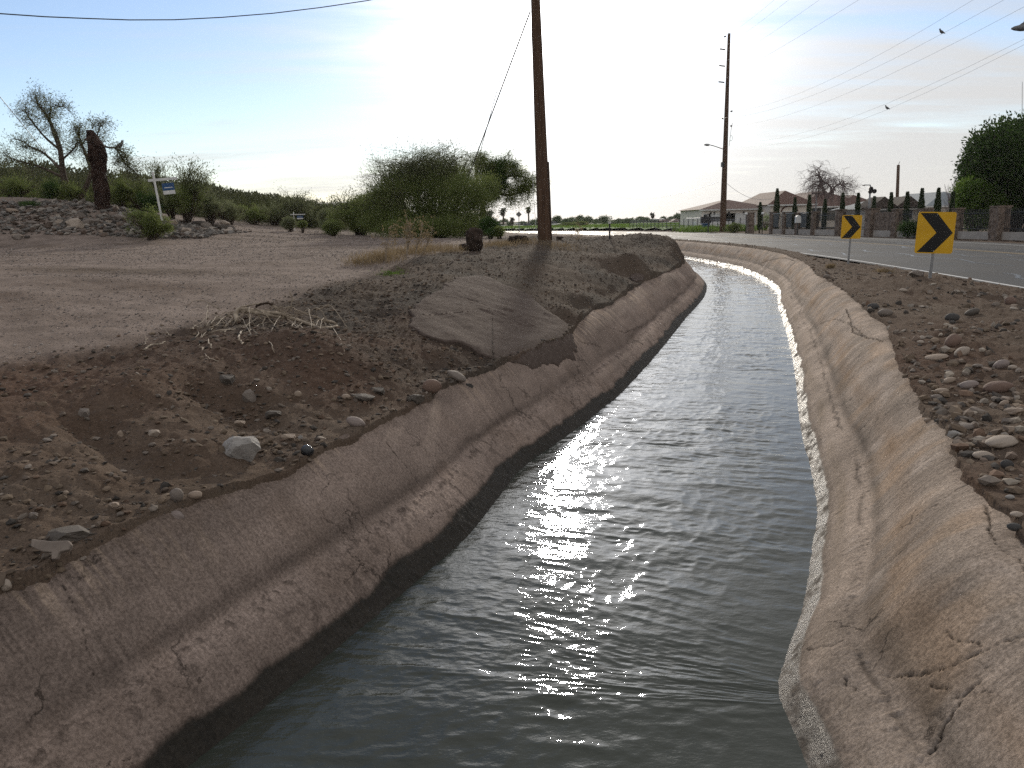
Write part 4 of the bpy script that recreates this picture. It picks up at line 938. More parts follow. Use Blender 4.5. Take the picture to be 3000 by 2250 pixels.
# street lamp entering at the right edge, with a bird
root = empty('street_lamp', (0, 0, 0)); Y = 30; h0 = Vector(PY(2962, 84, Y)); h1 = Vector(PY(3040, 78, Y)); base = Vector((h1.x + 2.6, Y + .5, 0)); root.location = base
mb = MB(); mb.tube([Vector((0, 0, -.2)), Vector((0, 0, h1.z - .6))], [.11, .08], 12); mb.build('pole', M_STEEL, root, True)
mb = MB(); mb.tube([Vector((0, 0, h1.z - .7)), Vector((-1.0, -.2, h1.z - .05)), h1 - base], [.05, .045, .04], 8); mb.build('arm', M_STEEL, root, True)
mb = MB(); P = [(h0 - base).lerp(h1 - base, f) for f in (0, .12, .35, .7, 1)]; mb.tube(P, [.02, .07, .11, .11, .05], 12); hd = mb.build('lamp_head', mottled('lamp_grey', (.10, .11, .12), (.16, .17, .18), 8, .5, .4, 0), root, True)
tag(root, 'grey cobra head street lamp reaching in at the top right edge', 'street lamp')
bird('dove', Vector(PY(2994, 79, Y)), .8, 'small bird perched on top of the street lamp head at the right edge', 1)

# ------------------------------------------------------------------ chevron signs
def chevron(base, ph, w, h, tilt, label, postlean):
    root = empty('chevron_sign', base); tag(root, label, 'road sign', 'yellow chevron signs beside the canal')
    mb = MB(); C = ph; mb.box((0, .03, C / 2 - .15), (.055, .028, C + .3)); 
    for k in range(int(C / .05)): mb.box((0, .0145, .03 + k * .05), (.014, .004, .014))
    post = mb.build('post', M_STEEL, root)
    c = Vector((0, 0, C - h / 2))
    def rr(w, h, r, n=6):
        P = []
        for cx, cy, a0 in ((w / 2 - r, h / 2 - r, 0), (-w / 2 + r, h / 2 - r, 90), (-w / 2 + r, -h / 2 + r, 180), (w / 2 - r, -h / 2 + r, 270)):
            for i in range(n + 1): a = R(a0 + 90 * i / n); P.append((cx + r * math.cos(a), cy + r * math.sin(a)))
        return P
    M = Matrix.Translation(c) @ Matrix.Rotation(R(90), 4, 'X')
    mb = MB(); mb.prism(rr(w, h, .04), 0, .003, M); pn = mb.build('panel', M_YEL, root)
    Ws, Hs = w / 2 * .93, h / 2 * .945
    ch = [(-Ws * .95, Hs), (-Ws * .0, Hs), (Ws * .98, 0), (-Ws * .02, -Hs), (-Ws * .95, -Hs), (Ws * .06, 0)]
    a_, b_, c_, d_, e_, f_ = ch; mb = MB(); M2 = Matrix.Translation(c + Vector((0, -.0035, 0))) @ Matrix.Rotation(R(90), 4, 'X')
    mb.prism([f_, c_, b_, a_], 0, .0015, M2); mb.prism([e_, d_, c_, f_], 0, .0015, M2); mb.build('chevron_arrow', M_BLK, pn)
    for dz in (h * .44, -h * .44):
        mb = MB(); mb.tube([c + Vector((0, -.004, dz)), c + Vector((0, -.014, dz))], .011, 8); mb.build('bolt', M_STEEL, pn)
    root.rotation_euler = (0, R(postlean), R(tilt)); return root
p = hit(2725, 818, 8); top_ = PY(2770, 628, p[1]); k = mpp(p[0], p[1]); chevron(p, (818 - 628) * k * 1.0, 98 * k * 1.03, 118 * k, -14, 'larger yellow chevron sign with black arrow pointing right, nearest the camera', 4.0 - 2.2)
p = hit(2485, 776, 12); k = mpp(p[0], p[1]); chevron(p, (776 - 637) * k, 54 * k, 67 * k, -14, 'smaller yellow chevron sign with black arrow, farther up the canal bank', 3.0 - 1.6)

# ------------------------------------------------------------------ fence with stone pillars, gate and low block wall
FX = lambda Y: 28.6 + (Y - 45) * (22.0 - 28.6) / (93.0 - 45)
def on_fence(sx):
    r = ray(sx, 690); q = r[0] / r[1]; Y = (28.6 + 45 * 6.6 / 48) / (q + 6.6 / 48); return Vector((q * Y, Y, 0))
FDIR = Vector((FX(46) - FX(45), 1, 0)).normalized(); FANG = math.atan2(FDIR.y, FDIR.x)
PIL = [(2197, 17, 57), (2262, 14, 60), (2299, 14, 60), (2337, 15, 60), (2385, 17, 64), (2460, 22, 72), (2552, 30, 77), (2624, 22, 77), (2707, 29, 80), (2801, 24, 84), (2925, 40, 93), (3085, 42, 100)]
fr = empty('stone_pillar_fence', on_fence(2545)); fb = fr.location.copy(); tag(fr, 'long iron railing fence between square stone pillars on the far side of the road', 'fence')
PP = []
for sx, w, h in PIL:
    p = on_fence(sx); k = mpp(p.x, p.y); W, H = w * k * .92, h * k; PP.append((p, W, H)); mb = MB(); mb.box((p.x - fb.x, p.y - fb.y, H / 2 - .1), (W, W, H + .2), FANG)
    o = mb.build('pillar', M_STONE, fr); m_ = o.modifiers.new('s', 'SUBSURF'); m_.subdivision_type = 'SIMPLE'; m_.levels = m_.render_levels = 4
    tx_ = bpy.data.textures.get('rock') or bpy.data.textures.new('rock', 'VORONOI'); tx_.noise_scale = .28; dm = o.modifiers.new('d', 'DISPLACE'); dm.texture = tx_; dm.strength = .10; dm.mid_level = .3
    mb = MB(); mb.box((p.x - fb.x, p.y - fb.y, H + .03), (W + .12, W + .12, .08), FANG); mb.build('pillar_cap', M_STONE, fr)
for i in range(len(PP) - 1):
    (a, wa, ha), (b_, wb, hb) = PP[i], PP[i + 1]; d = (b_ - a).length; 
    if i == 0: continue
    A0 = a + FDIR * -(wa / 2); B0 = b_ + FDIR * (wb / 2); ln = (A0 - B0).length; mid = (A0 + B0) / 2 - fb; h_ = min(ha, hb)
    if i > 0:
        mb = MB(); mb.box((mid.x, mid.y, .22), (ln - .02, .2, .45), FANG); mb.build('block_wall', M_BLOCK, fr)
    if i in (6,):                       # one bay is solid stone
        mb = MB(); mb.box((mid.x - FDIR.x * 0, mid.y, .47 + (h_ - .6) / 2), (ln - .02, .22, h_ - .6), FANG); mb.build('stone_panel', M_STONE, fr)
        continue
    mb = MB(); nb_ = int(ln / .13); u = (B0 - A0).normalized()
    for zc in (h_ - .28, .62): mb.box((mid.x, mid.y, zc), (ln - .02, .04, .045), FANG)
    for k in range(nb_): q = A0 + u * (ln * (k + .5) / nb_) - fb; mb.box((q.x, q.y, .46 + (h_ - .5) / 2), (.022, .022, h_ - .52), FANG)
    mb.build('railing', M_DKMET, fr)
# metal gate panels between the second and fifth pillars, mail box, bollard lights, bins
for sx, lab in ((2280, 'left'), (2318, 'middle'), (2361, 'right')):
    p = on_fence(sx); k = mpp(p.x, p.y); root = empty('driveway_gate', (p.x - .25, p.y, .0), FANG); tag(root, 'dark gate panel with a pale top rail, %s one of three between stone pillars' % lab, 'gate', 'dark gate panels')
    mb = MB(); mb.box((0, 0, .8 + .4), (1.0 if lab != 'x' else 1, .04, 1.1)); mb.build('gate_panel', M_DKMET, root); mb = MB(); mb.box((0, -.03, 1.82), (1.5, .06, .06)); mb.build('top_rail', M_STEEL, root)
p = on_fence(2370); root = empty('letter_box', (p.x - 1.2, p.y - .6, 0)); tag(root, 'small pale letter box on a thin post before the fence pillar', 'letter box')
mb = MB(); mb.box((0, 0, .5), (.08, .08, 1.0)); mb.build('post', M_DKMET, root); mb = MB(); mb.box((0, 0, 1.22), (.42, .3, .42)); mb.tube([(0, -.16, 1.43), (0, .16, 1.43)], .2, 12); mb.build('box', M_WHITE, root)
for i, (sx, side) in enumerate(((2208, 'left'), (2257, 'right'))):
    p = on_fence(sx); root = empty('globe_lamp', (p.x - .9, p.y - .4, 0)); tag(root, 'thin post with a white globe by the driveway entrance, %s one of two' % side, 'lamp post')
    mb = MB(); mb.tube([(0, 0, -.1), (0, 0, 1.75)], .04, 8); mb.build('post', M_DKMET, root, True); mb = MB(); mb.tube([(0, 0, 1.72 + k * .04) for k in range(8)], [.02, .09, .13, .15, .15, .13, .09, .02], 12); mb.build('globe', M_WHITE, root, True)
for sx, w, h, nm_ in ((2434, 1.0, .95, 'blue wheeled bin behind the railings between the left pillars'), (2520, .7, 1.0, 'blue bin half hidden behind the smaller chevron sign'), (2067, .85, .85, 'blue barrel beside the tall pole near the field fence')):
    p = on_fence(sx) if sx > 2100 else Vector(PZ(sx, 679, 0)); off = 1.1 if sx > 2100 else 0; root = empty('wheeled_bin', (p.x + off, p.y, 0)); tag(root, nm_, 'bin')
    mb = MB(); mb.box((0, 0, h / 2 + .05), (w * .8, w * .7, h), 0, 1.15); mb.build('body', M_BLUE, root); mb = MB(); mb.box((0, 0, h + .08), (w * 1.0, w * .88, .07)); mb.build('lid', M_BLUE, root)

# ------------------------------------------------------------------ houses
def hip_roof(mb, x0, x1, y0, y1, z0, h, ov=.5, ridge=None):
    x0 -= ov; x1 += ov; y0 -= ov; y1 += ov; w, d = x1 - x0, y1 - y0
    r_ = min(w, d) / 2; 
    if w >= d: a, b_ = (x0 + r_, (y0 + y1) / 2), (x1 - r_, (y0 + y1) / 2)
    else: a, b_ = ((x0 + x1) / 2, y0 + r_), ((x0 + x1) / 2, y1 - r_)
    vs = [(x0, y0, z0), (x1, y0, z0), (x1, y1, z0), (x0, y1, z0), (a[0], a[1], z0 + h), (b_[0], b_[1], z0 + h)]
    fs = [(0, 1, 5, 4), (2, 3, 4, 5), (1, 2, 5), (3, 0, 4), (3, 2, 1, 0)] if w >= d else [(0, 1, 4), (1, 2, 5, 4), (2, 3, 5), (3, 0, 4, 5), (3, 2, 1, 0)]
    mb.add(vs, fs)
def wing(root, x0, x1, y0, y1, H, rh, roofm, wallm=None, ov=.5):
    mb = MB(); mb.box(((x0 + x1) / 2, (y0 + y1) / 2, H / 2), (x1 - x0, y1 - y0, H)); w_ = mb.build('wall', wallm or M_STUCCO, root)
    mb = MB(); hip_roof(mb, x0, x1, y0, y1, H + .01, rh, ov); mb.build('roof', roofm, root)
    mb = MB(); mb.box(((x0 + x1) / 2, y0 - ov + .05, H - .08), (x1 - x0 + 2 * ov, .1, .16)); mb.build('fascia', M_WHITE, root); return w_
def opening(root, name, x, z0, w, h, y, mat, frame=True):
    mb = MB(); mb.box((x, y - .02, z0 + h / 2), (w, .06, h)); o = mb.build(name, mat, root)
    if frame:
        mb = MB(); f_ = .09
        for dx in (-w / 2 - f_ / 2, w / 2 + f_ / 2): mb.box((x + dx, y - .04, z0 + h / 2), (f_, .1, h + 2 * f_))
        mb.box((x, y - .04, z0 + h + f_ / 2), (w, .1, f_)); mb.build('frame', M_WHITE, o)
    return o
YH = 112.0
hp = PY(2058, 676, YH); root = empty('tiled_house', (hp[0], YH, -.1)); tag(root, 'long pale house with brown hipped tile roofs and white garage doors behind the tall pole', 'house')
kx = YH / (FPX * 3000 / 1024) * 1.02
def hx(sx): return PY(sx, 640, YH)[0] - hp[0]
def hz(sx, sy, dy=0.0): return PY(sx, sy, YH + dy)[2] + .1
zw = hz(2200, 611); wing(root, hx(2056), hx(2262), 0, 14, zw, hz(2200, 585, 7) - zw, M_TILE, ov=.45)
for sx in (2066, 2077): opening(root, 'window', hx(sx), .6, .4, 1.5, 0, M_GLASS)
for sx in (2105, 2158): opening(root, 'garage_door', hx(sx) + .4, .05, 4.2 if sx > 2120 else 3.6, 2.05, 0, M_WHITE)
for sx in (2082, 2092, 2135, 2178): opening(root, 'wall_lamp', hx(sx), 2.0, .22, .4, 0, M_DKMET, False)
zw2 = hz(2300, 600); wing(root, hx(2232), hx(2350), -3.5, 13, zw2, hz(2300, 575, 5) - zw2 + .6, M_TILE)
opening(root, 'window', hx(2286), .6, 1.9, 1.6, -3.5, M_GLASS)
mb = MB(); mb.tube([(hx(2286) + 1.05 * math.cos(a * .35), -3.56, 2.25 + .7 * math.sin(a * .35)) for a in range(10)], .10, 6); mb.build('window_arch', M_TILE, root)
wing(root, hx(2330), hx(2530), -1.5, 17, hz(2400, 605), hz(2400, 568, 7) - hz(2400, 605) + .3, M_TILE)
for sx in (2370, 2420, 2470): opening(root, 'window', hx(sx), 1.0, 2.0, 1.6, -1.5, M_GLASS)
wing(root, hx(2470), hx(2620), 2, 18, hz(2540, 612), hz(2540, 576, 9) - hz(2540, 612) + .2, M_TILE)
for sx in (2530, 2580): opening(root, 'window', hx(sx), 1.0, 1.6, 1.5, 2, M_GLASS)
YG = 90.0
gp = PY(2560, 640, YG); root = empty('grey_roofed_house', (gp[0], YG, -.1)); tag(root, 'low house with a pale blue grey roof and two small gables behind the cypresses', 'house')
gx_ = lambda sx: PY(sx, 640, YG)[0] - gp[0]; gzz = lambda sy, dy=0: PY(2700, sy, YG + dy)[2] + .1
wing(root, gx_(2562), gx_(2712), 0, 11, gzz(609), gzz(590, 5) - gzz(609) + .3, M_GREYROOF)
wing(root, gx_(2690), gx_(2860), -2, 12, gzz(604), gzz(576, 5) - gzz(604) + .4, M_GREYROOF)
for sx in (2578, 2652):
    mb = MB(); x, z = gx_(sx), gzz(606); w = 1.55; mb.add([(x - w, -.9, z), (x + w, -.9, z), (x, -.9, z + 1.15), (x - w, 3, z), (x + w, 3, z), (x, 3, z + 1.15)], [(0, 1, 2), (0, 2, 5, 3), (1, 4, 5, 2), (4, 3, 5), (0, 3, 4, 1)]); mb.build('gable', mottled('dark_gable', (.05, .04, .035), (.09, .07, .06), 3, .9, .2, 0), root)
    opening(root, 'window', gx_(sx), 1.1, 1.4, 1.3, 0, M_GLASS)
# distant buildings
def far_house(name, sx0, sx1, sbase, seave, sridge, Y, roofm, wallm, label, cat='house'):
    a, b_ = PY(sx0, sbase, Y), PY(sx1, sbase, Y); c = (a[0] + b_[0]) / 2; root = empty(name, (c, Y, a[2] - .5)); tag(root, label, cat)
    W = (b_[0] - a[0]) / 2; zb = a[2] - .5; H = PY((sx0 + sx1) / 2, seave, Y)[2] - zb; rh = PY((sx0 + sx1) / 2, sridge, Y)[2] - zb - H
    mb = MB(); mb.box((0, 4, H / 2), (W * 2, 8, H)); mb.build('wall', wallm, root)
    mb = MB(); hip_roof(mb, -W, W, 0, 8, H + .01, max(rh, .3), .4); mb.build('roof', roofm, root); opening(root, 'window', -W * .4, H * .35, W * .3, H * .3, 0, M_GLASS, False); return root
M_BRICK = mottled('red_brick', (.17, .085, .06), (.24, .13, .10), 2, .9, .2, 0)
far_house('brick_house', 1932, 1968, 662, 648, 641, 255, M_TILE, M_BRICK, 'left half of the low red roofed farm buildings beyond the green field')
far_house('brick_house', 1968, 2002, 662, 650, 641, 250, M_TILE, M_BRICK, 'right half of the low red roofed farm buildings, its gable catching light')
far_house('farm_shed', 1777, 1802, 662, 654, 650, 270, M_GREYROOF, mottled('shed_grey', (.2, .19, .18), (.26, .25, .24), 2, .9, .2, 0), 'small pale roofed shed at the far side of the green field', 'shed')
far_house('pale_house', 1455, 1497, 667, 655, 651, 240, mottled('pinkroof', (.28, .22, .20), (.34, .28, .25), 2, .9, .2, 0), M_STUCCO, 'low pinkish house under the distant palms left of the near pole')
far_house('flat_house', 1508, 1524, 664, 656, 653, 280, M_GREYROOF, M_STUCCO, 'tiny grey house behind the diamond sign')
a = PY(728, 590, 175); root = empty('adobe_house', a); tag(root, 'flat roofed tan adobe house with a round tower on the scrub hill', 'house'); k = 175 / (FPX * 3000 / 1024) * 1.05
M_ADOBE = mottled('adobe', (.22, .17, .13), (.30, .235, .18), .5, .95, .1, 0)
mb = MB(); mb.box((62 * k, 4, -10 * k), (70 * k, 8, 30 * k)); mb.build('wall', M_ADOBE, root); mb = MB(); mb.tube([(18 * k, 3, -40 * k), (18 * k, 3, 5 * k)], 19 * k, 20); mb.build('tower', M_ADOBE, root); mb = MB(); mb.tube([(18 * k, 3, 5 * k), (18 * k, 3, 7 * k)], 20 * k, 20); mb.build('tower_rim', M_STUCCO, root)

# light pole with floodlights behind the wall, other thin poles
p = PY(2546, 680, 84); root = empty('floodlight_pole', (p[0], p[1], 0)); tag(root, 'pale lamp post with a bent arm and three floodlights behind the fence', 'lamp post')
q = lambda sx, sy: Vector(PY(sx, sy, 84)) - Vector((p[0], p[1], 0))
mb = MB(); mb.tube([Vector((0, 0, 0)), q(2547, 600), q(2550, 542)], [.13, .11, .06], 10); mb.build('post', M_STEEL, root, True)
mb = MB(); mb.tube([q(2550, 542), q(2531, 542)], .045, 6); mb.tube([q(2531, 542), q(2531, 544.5), ], [.2, .12], 8); mb.build('lamp_arm', M_STEEL, root)
for sx, sy in ((2549, 552), (2547, 560), (2559, 559)):
    mb = MB(); c = q(sx, sy); mb.tube([c, c + Vector((.0, -.25, -.05))], [.14, .24], 8); mb.build('floodlight', M_DKMET, root)
p = PY(2387, 680, 100); root = empty('floodlight_pole', (p[0], p[1], 0)); tag(root, 'short grey lamp post in front of the tiled house, under the bare tree', 'lamp post'); mb = MB(); mb.tube([(0, 0, 0), (0, 0, PY(2387, 568, 100)[2])], .09, 8); mb.build('post', M_STEEL, root); mb = MB(); mb.box((0, 0, PY(2387, 567, 100)[2]), (1.0, .3, .16)); mb.build('lamp_bar', M_DKMET, root)
p = PZ(2625, 672, 0); Y = 130; b0 = Vector(PY(2625, 676, Y)); t0_ = Vector(PY(2632, 483, Y)); root = empty('wooden_pole', b0); tag(root, 'plain pole rising behind the grey roofed house', 'utility pole'); mb = MB(); mb.tube([Vector((0, 0, 0)), t0_ - b0], [.28, .22], 10); mb.build('shaft', M_WOOD, root, True); mb = MB(); mb.tube([(t0_ - b0), (t0_ - b0) + Vector((.2, 0, .5))], .04, 5); mb.build('cap', M_STEEL, root)
a = Vector(PY(2992, 690, 110)); root = empty('antenna_mast', a); tag(root, 'very thin mast rising above the big dark tree at the right edge', 'mast'); mb = MB(); mb.tube([(0, 0, 0), Vector(PY(2995, 240, 110)) - a], [.06, .03], 6); mb.build('mast', M_STEEL, root)

# diamond warning sign from behind, marker post, pipe fence at the field, mail boxes by the pole
b0 = Vector(PZ(1521, 680, 0)); Y = b0.y; k = mpp(b0.x, b0.y); root = empty('warning_sign', b0); tag(root, 'diamond shaped warning sign seen from behind, far left of the near pole', 'road sign')
mb = MB(); mb.tube([(0, 0, -.2), (0, 0, 50 * k)], .06, 6); mb.build('post', M_STEEL, root); mb = MB(); h = 8.5 * k; M = Matrix.Translation((0, -.05, 50 * k)) @ Matrix.Rotation(R(90), 4, 'X'); mb.prism([(h, 0), (0, h), (-h, 0), (0, -h)], 0, .02, M); mb.build('panel', mottled('sign_back', (.16, .16, .16), (.2, .2, .2), 2, .6, .3, 0), root)
p = hit(1786, 700, 15); k = mpp(p[0], p[1]); o = MB(); o.box((0, 0, 23 * k), (.05, .03, 46 * k)); root = empty('marker_post', p); tag(root, 'thin dark marker post with a small white cap beyond the canal mound', 'post'); o.build('post', M_DKMET, root); o = MB(); o.box((0, 0, 46 * k), (.09, .05, .06)); o.build('cap', M_WHITE, root)
fr = empty('pipe_fence', PZ(1960, 676, 0)); fb = fr.location.copy(); tag(fr, 'low wire fence with thin posts and white top bars along the green field', 'fence')
FA, FB = Vector(PZ(1845, 674, 0)), Vector(PZ(2185, 678, 0)); n = 26
for i in range(n + 1):
    q_ = FA.lerp(FB, i / n) - fb; mb = MB(); mb.box((q_.x, q_.y, .75), (.07, .07, 1.5)); mb.build('post', M_DKMET, fr)
mb = MB(); 
for z_ in (.3, .55, .8, 1.05, 1.3): mb.tube([FA - fb + Vector((0, 0, z_)), FB - fb + Vector((0, 0, z_))], .014, 4)
q0 = (FB - FA).normalized(); ln = (FB - FA).length
for k in range(int(ln / .35)): q_ = FA + q0 * (k * .35) - fb; mb.tube([q_, q_ + Vector((0, 0, 1.45))], .008, 3)
mb.build('wire_mesh', M_WIRE, fr)
for s0, s1 in ((1930, 1968), (2036, 2090)):
    u0 = (s0 - 1845) / 340; u1 = (s1 - 1845) / 340; mb = MB(); mb.tube([FA.lerp(FB, u0) - fb + Vector((0, 0, 1.52)), FA.lerp(FB, u1) - fb + Vector((0, 0, 1.52))], .07, 6); mb.build('top_bar', M_WHITE, fr)
p = PZ(2075, 681, 0); root = empty('meter_cabinet', p); tag(root, 'dark cabinet on a post between the blue barrel and the tall pole', 'cabinet'); mb = MB(); mb.box((0, 0, .6), (.12, .12, 1.2)); mb.build('post', M_DKMET, root); mb = MB(); mb.box((-.3, 0, 1.35), (1.1, .5, .7)); mb.build('box', M_DKMET, root)
p = PZ(2128, 676, 0); root = empty('parked_pickup', (p[0] + 1.2, p[1] + 12, 0)); tag(root, 'parked pale pickup partly hidden behind the tall pole', 'pickup')
mb = MB(); mb.box((0, 0, .75), (4.8, 1.8, .6)); bd = mb.build('body', M_WHITE, root); mb = MB(); mb.box((.4, 0, 1.35), (1.9, 1.6, .65), 0, .8); mb.build('cab', M_DKMET, root)
for dx in (-1.5, 1.5):
    for dy in (-.85, .85): mb = MB(); mb.tube([(dx, dy - .1, .36), (dx, dy + .1, .36)], .36, 14); mb.build('wheel', M_DKMET, root)
for sx, sy, lab in ((1457, 664, 'tiny white car on the far road left of the diamond sign'), (1545, 664, 'tiny white car on the far road between the palm and the near pole'), (1620, 658, 'tiny white car just right of the near pole at the field edge')):
    p = PY(sx, sy, 200); root = empty('parked_car', (p[0], p[1], p[2] - .6)); tag(root, lab, 'car'); mb = MB(); mb.box((0, 0, .55), (3.8, 1.7, .6)); mb.build('body', M_WHITE, root); mb = MB(); mb.box((0, 0, 1.1), (2.2, 1.5, .55), 0, .75); mb.build('cabin', M_GLASS, root)
    for dx in (-1.2, 1.2): mb = MB(); mb.tube([(dx, -.9, .3), (dx, .9, .3)], .3, 12); mb.build('wheel', M_DKMET, root)

# ------------------------------------------------------------------ real estate signs: white arm posts with blue boards
def estate_sign(base, H, W, ang, label):
    root = empty('estate_sign', base, ang); tag(root, label, 'sign')
    mb = MB(); mb.box((0, 0, H / 2 - .2), (.07 * H / 1.8, .07 * H / 1.8, H + .4)); mb.build('post', M_WHITE, root)
    mb = MB(); mb.box((W * .36, 0, H * .84), (W * 1.25, .08, .09 * H / 1.8)); mb.build('arm', M_WHITE, root)
    w, h = W * .52, H * .22; x = W * .54; zc = H * .84 - .08 * H - h / 2
    mb = MB(); mb.box((x, 0, zc + h * .18), (w, .02, h * .64)); bd = mb.build('board', M_BLUE, root)
    mb = MB(); mb.box((x, 0, zc - h * .33), (w, .02, h * .34)); mb.build('lower_board', M_WHITE, root)
    mb = MB(); mb.box((x, -.014, zc + h * .1), (w * .7, .006, h * .07)); mb.build('lettering', M_WHITE, bd)
    for dx in (-w * .4, w * .4): mb = MB(); mb.tube([(x + dx, 0, zc + h / 2), (x + dx, 0, H * .84)], .01, 4); mb.build('hanger', M_STEEL, root)
    return root
p = PY(472, 612, 34.5); p = (p[0], p[1], g1(p[0], p[1])); k = mpp(p[0], p[1]); Hs = PY(458, 503, 34.5)[2] - p[2]; o = estate_sign(p, Hs, 62 * k, R(18), 'white wooden arm post with a blue board in the brush on the rubble bank'); o.rotation_euler = (0, R(-5), R(18))
p = hit(862, 668, 20); p = PY(863, 667, 42); k = mpp(p[0], p[1]); estate_sign((p[0], p[1], p[2]), 44 * k, 34 * k, R(-6), 'small white and blue sign on a white post by the far edge of the lot')
# ------------------------------------------------------------------ plants
def leaf_mat(name, c1, c2, trans=.35):
    if name in _mats: return _mats[name]
    m = bpy.data.materials.new(name); m.use_nodes = True; t = m.node_tree; t.nodes.clear()
    a = t.nodes.new('ShaderNodeAttribute'); a.attribute_name = 'col'; sp = t.nodes.new('ShaderNodeSeparateColor'); L(t, a.outputs['Color'], sp.inputs[0])
    c = mixc(t, sp.outputs[0], c1, c2); d = t.nodes.new('ShaderNodeBsdfDiffuse'); tr = t.nodes.new('ShaderNodeBsdfTranslucent'); mx = t.nodes.new('ShaderNodeMixShader'); mx.inputs[0].default_value = trans
    L(t, c, d.inputs[0]); L(t, c, tr.inputs[0]); L(t, d.outputs[0], mx.inputs[1]); L(t, tr.outputs[0], mx.inputs[2]); o = t.nodes.new('ShaderNodeOutputMaterial'); L(t, mx.outputs[0], o.inputs[0])
    _mats[name] = m; return m
LM = dict(scrub=leaf_mat('scrub_leaf', (.045, .052, .022), (.095, .10, .048), .2), ficus=leaf_mat('ficus_leaf', (.022, .042, .014), (.075, .12, .035), .3), brush=leaf_mat('brush_leaf', (0.10, 0.14, 0.045), (0.24, 0.27, 0.10), .35), dark=leaf_mat('dark_leaf', (0.035, 0.070, 0.025), (0.096, 0.149, 0.049), .22), fresh=leaf_mat('fresh_leaf', (.075, .13, .025), (.16, .24, .05), .45),
          dusty=leaf_mat('dusty_leaf', (0.131, 0.149, 0.079), (0.245, 0.263, 0.149), .3), far=leaf_mat('far_leaf', (0.096, 0.140, 0.070), (0.184, 0.228, 0.123), .25), cyp=leaf_mat('cypress_leaf', (0.032, 0.052, 0.025), (0.079, 0.105, 0.052), .15), straw=leaf_mat('straw', (.17, .125, .075), (.30, .23, .14), .35), palm=leaf_mat('palm_leaf', (.04, .055, .03), (.09, .10, .05), .2),
          brown=leaf_mat('dead_frond', (.06, .04, .025), (.13, .09, .06), .15))
M_BARK = mottled('bark', (.045, .034, .026), (.11, .085, .068), 8, .95, .1, .6, .01); M_GBARK = mottled('green_bark', (.05, .055, .03), (.10, .10, .055), 8, .9, .1, .4, .01); M_DEAD = mottled('dead_wood', (.20, .16, .12), (.42, .35, .27), 18, .8, .2, .4, .004)
def blades(P, D, ln, wd, g, name, mat, parent, bend=0.0):
    """one thin leaf per point, along D"""
    n = len(P); D = D / (np.linalg.norm(D, axis=1, keepdims=True) + 1e-9); q = g.normal(size=(n, 3)); S = np.cross(D, q); S /= np.linalg.norm(S, axis=1, keepdims=True) + 1e-9
    ln = np.asarray(ln).reshape(-1, 1) * np.ones((n, 1)); wd = np.asarray(wd).reshape(-1, 1) * np.ones((n, 1)); b_ = np.array([0, 0, -bend])
    V = np.stack([P, P + D * ln * .5 + S * wd, P + D * ln + b_ * ln, P + D * ln * .5 - S * wd], 1).reshape(-1, 3); F = np.arange(n * 4).reshape(-1, 4)
    c = np.repeat(g.random(n), 4)[:, None] * np.ones((1, 3)); return npmesh(name, V, F, mat, parent, col=c)
def blob_points(blobs, n, g, clump=0.5, cs=1.6, hollow=.45):
    B = np.array(blobs, float); w = (B[:, 3] * B[:, 4] * B[:, 5]) ** .67; w /= w.sum(); k = g.choice(len(B), int(n * 2.2), p=w); m = len(k)
    d = g.normal(size=(m, 3)); d /= np.linalg.norm(d, axis=1, keepdims=True); r = (hollow + (1 - hollow) * g.random(m)) * (1 + .16 * np.clip(g.normal(size=m), -2, 1.1)); r *= 1 + .22 * vnoise(d[:, 0] * 3 + k * 5.1, d[:, 2] * 3 + d[:, 1] * 2.3, 7)
    P = B[k, :3] + d * r[:, None] * B[k, 3:6]
    cn = vnoise(P[:, 0] * cs + P[:, 1] * .7, P[:, 2] * cs + P[:, 1] * .9, 31) * .6 + vnoise(P[:, 0] * cs * 2.7, P[:, 2] * cs * 2.7 + P[:, 1], 32) * .4
    keep = g.random(m) < np.clip(1 - clump + clump * 1.8 * cn, .03, 1); P, d = P[keep], d[keep]; return P[:n], d[:n]
def twigs(mb, base, blobs, n, g, r0=.03, wob=.15, nseg=6):
    B = np.array(blobs, float)
    for i in range(n):
        k = g.integers(0, len(B)); d = g.normal(size=3); d /= np.linalg.norm(d); d[2] = abs(d[2]) * .8 + .1; e = B[k, :3] + d * B[k, 3:6] * g.uniform(.6, 1.12); s = np.array(base) + np.array([g.normal() * .12, g.normal() * .12, 0]) * B[k, 3]
        pts = []; 
        for j in range(nseg + 1):
            f = j / nseg; p = s + (e - s) * np.array([f ** 1.15, f ** 1.15, f ** .85]); p = p + g.normal(size=3) * wob * f * (1 - f) * np.linalg.norm(e - s) * .35; pts.append(tuple(p))
        mb.tube(pts, [r0 * (1 - .85 * j / nseg) for j in range(nseg + 1)], 4, False)
def shrub(name, base, blobs, n, leaf, wd, mat, label, cat, seed=1, ntw=30, tw=.02, up=.5, clump=.5, cs=1.6, hollow=.4, group=None, bark=None, part='foliage', top_twigs=0):
    g = np.random.default_rng(seed); root = empty(name, base); tag(root, label, cat, group); base = np.array(base); bl = [(b_[0] - base[0], b_[1] - base[1], b_[2] - base[2]) + tuple(b_[3:6]) for b_ in blobs]
    P, d = blob_points(bl, n, g, clump, cs, hollow); zmin = .02; P[:, 2] = np.maximum(P[:, 2], zmin + .15 * g.random(len(P)))
    D = d * .6 + np.array([0, 0, up]) + g.normal(size=P.shape) * .45; blades(P, D, leaf * g.uniform(.6, 1.4, len(P)), wd * g.uniform(.7, 1.3, len(P)), g, part, LM[mat], root)
    if ntw: mb = MB(); twigs(mb, (0, 0, -.1), bl, ntw, g, tw); mb.build('stem', bark or M_BARK, root)
    return root
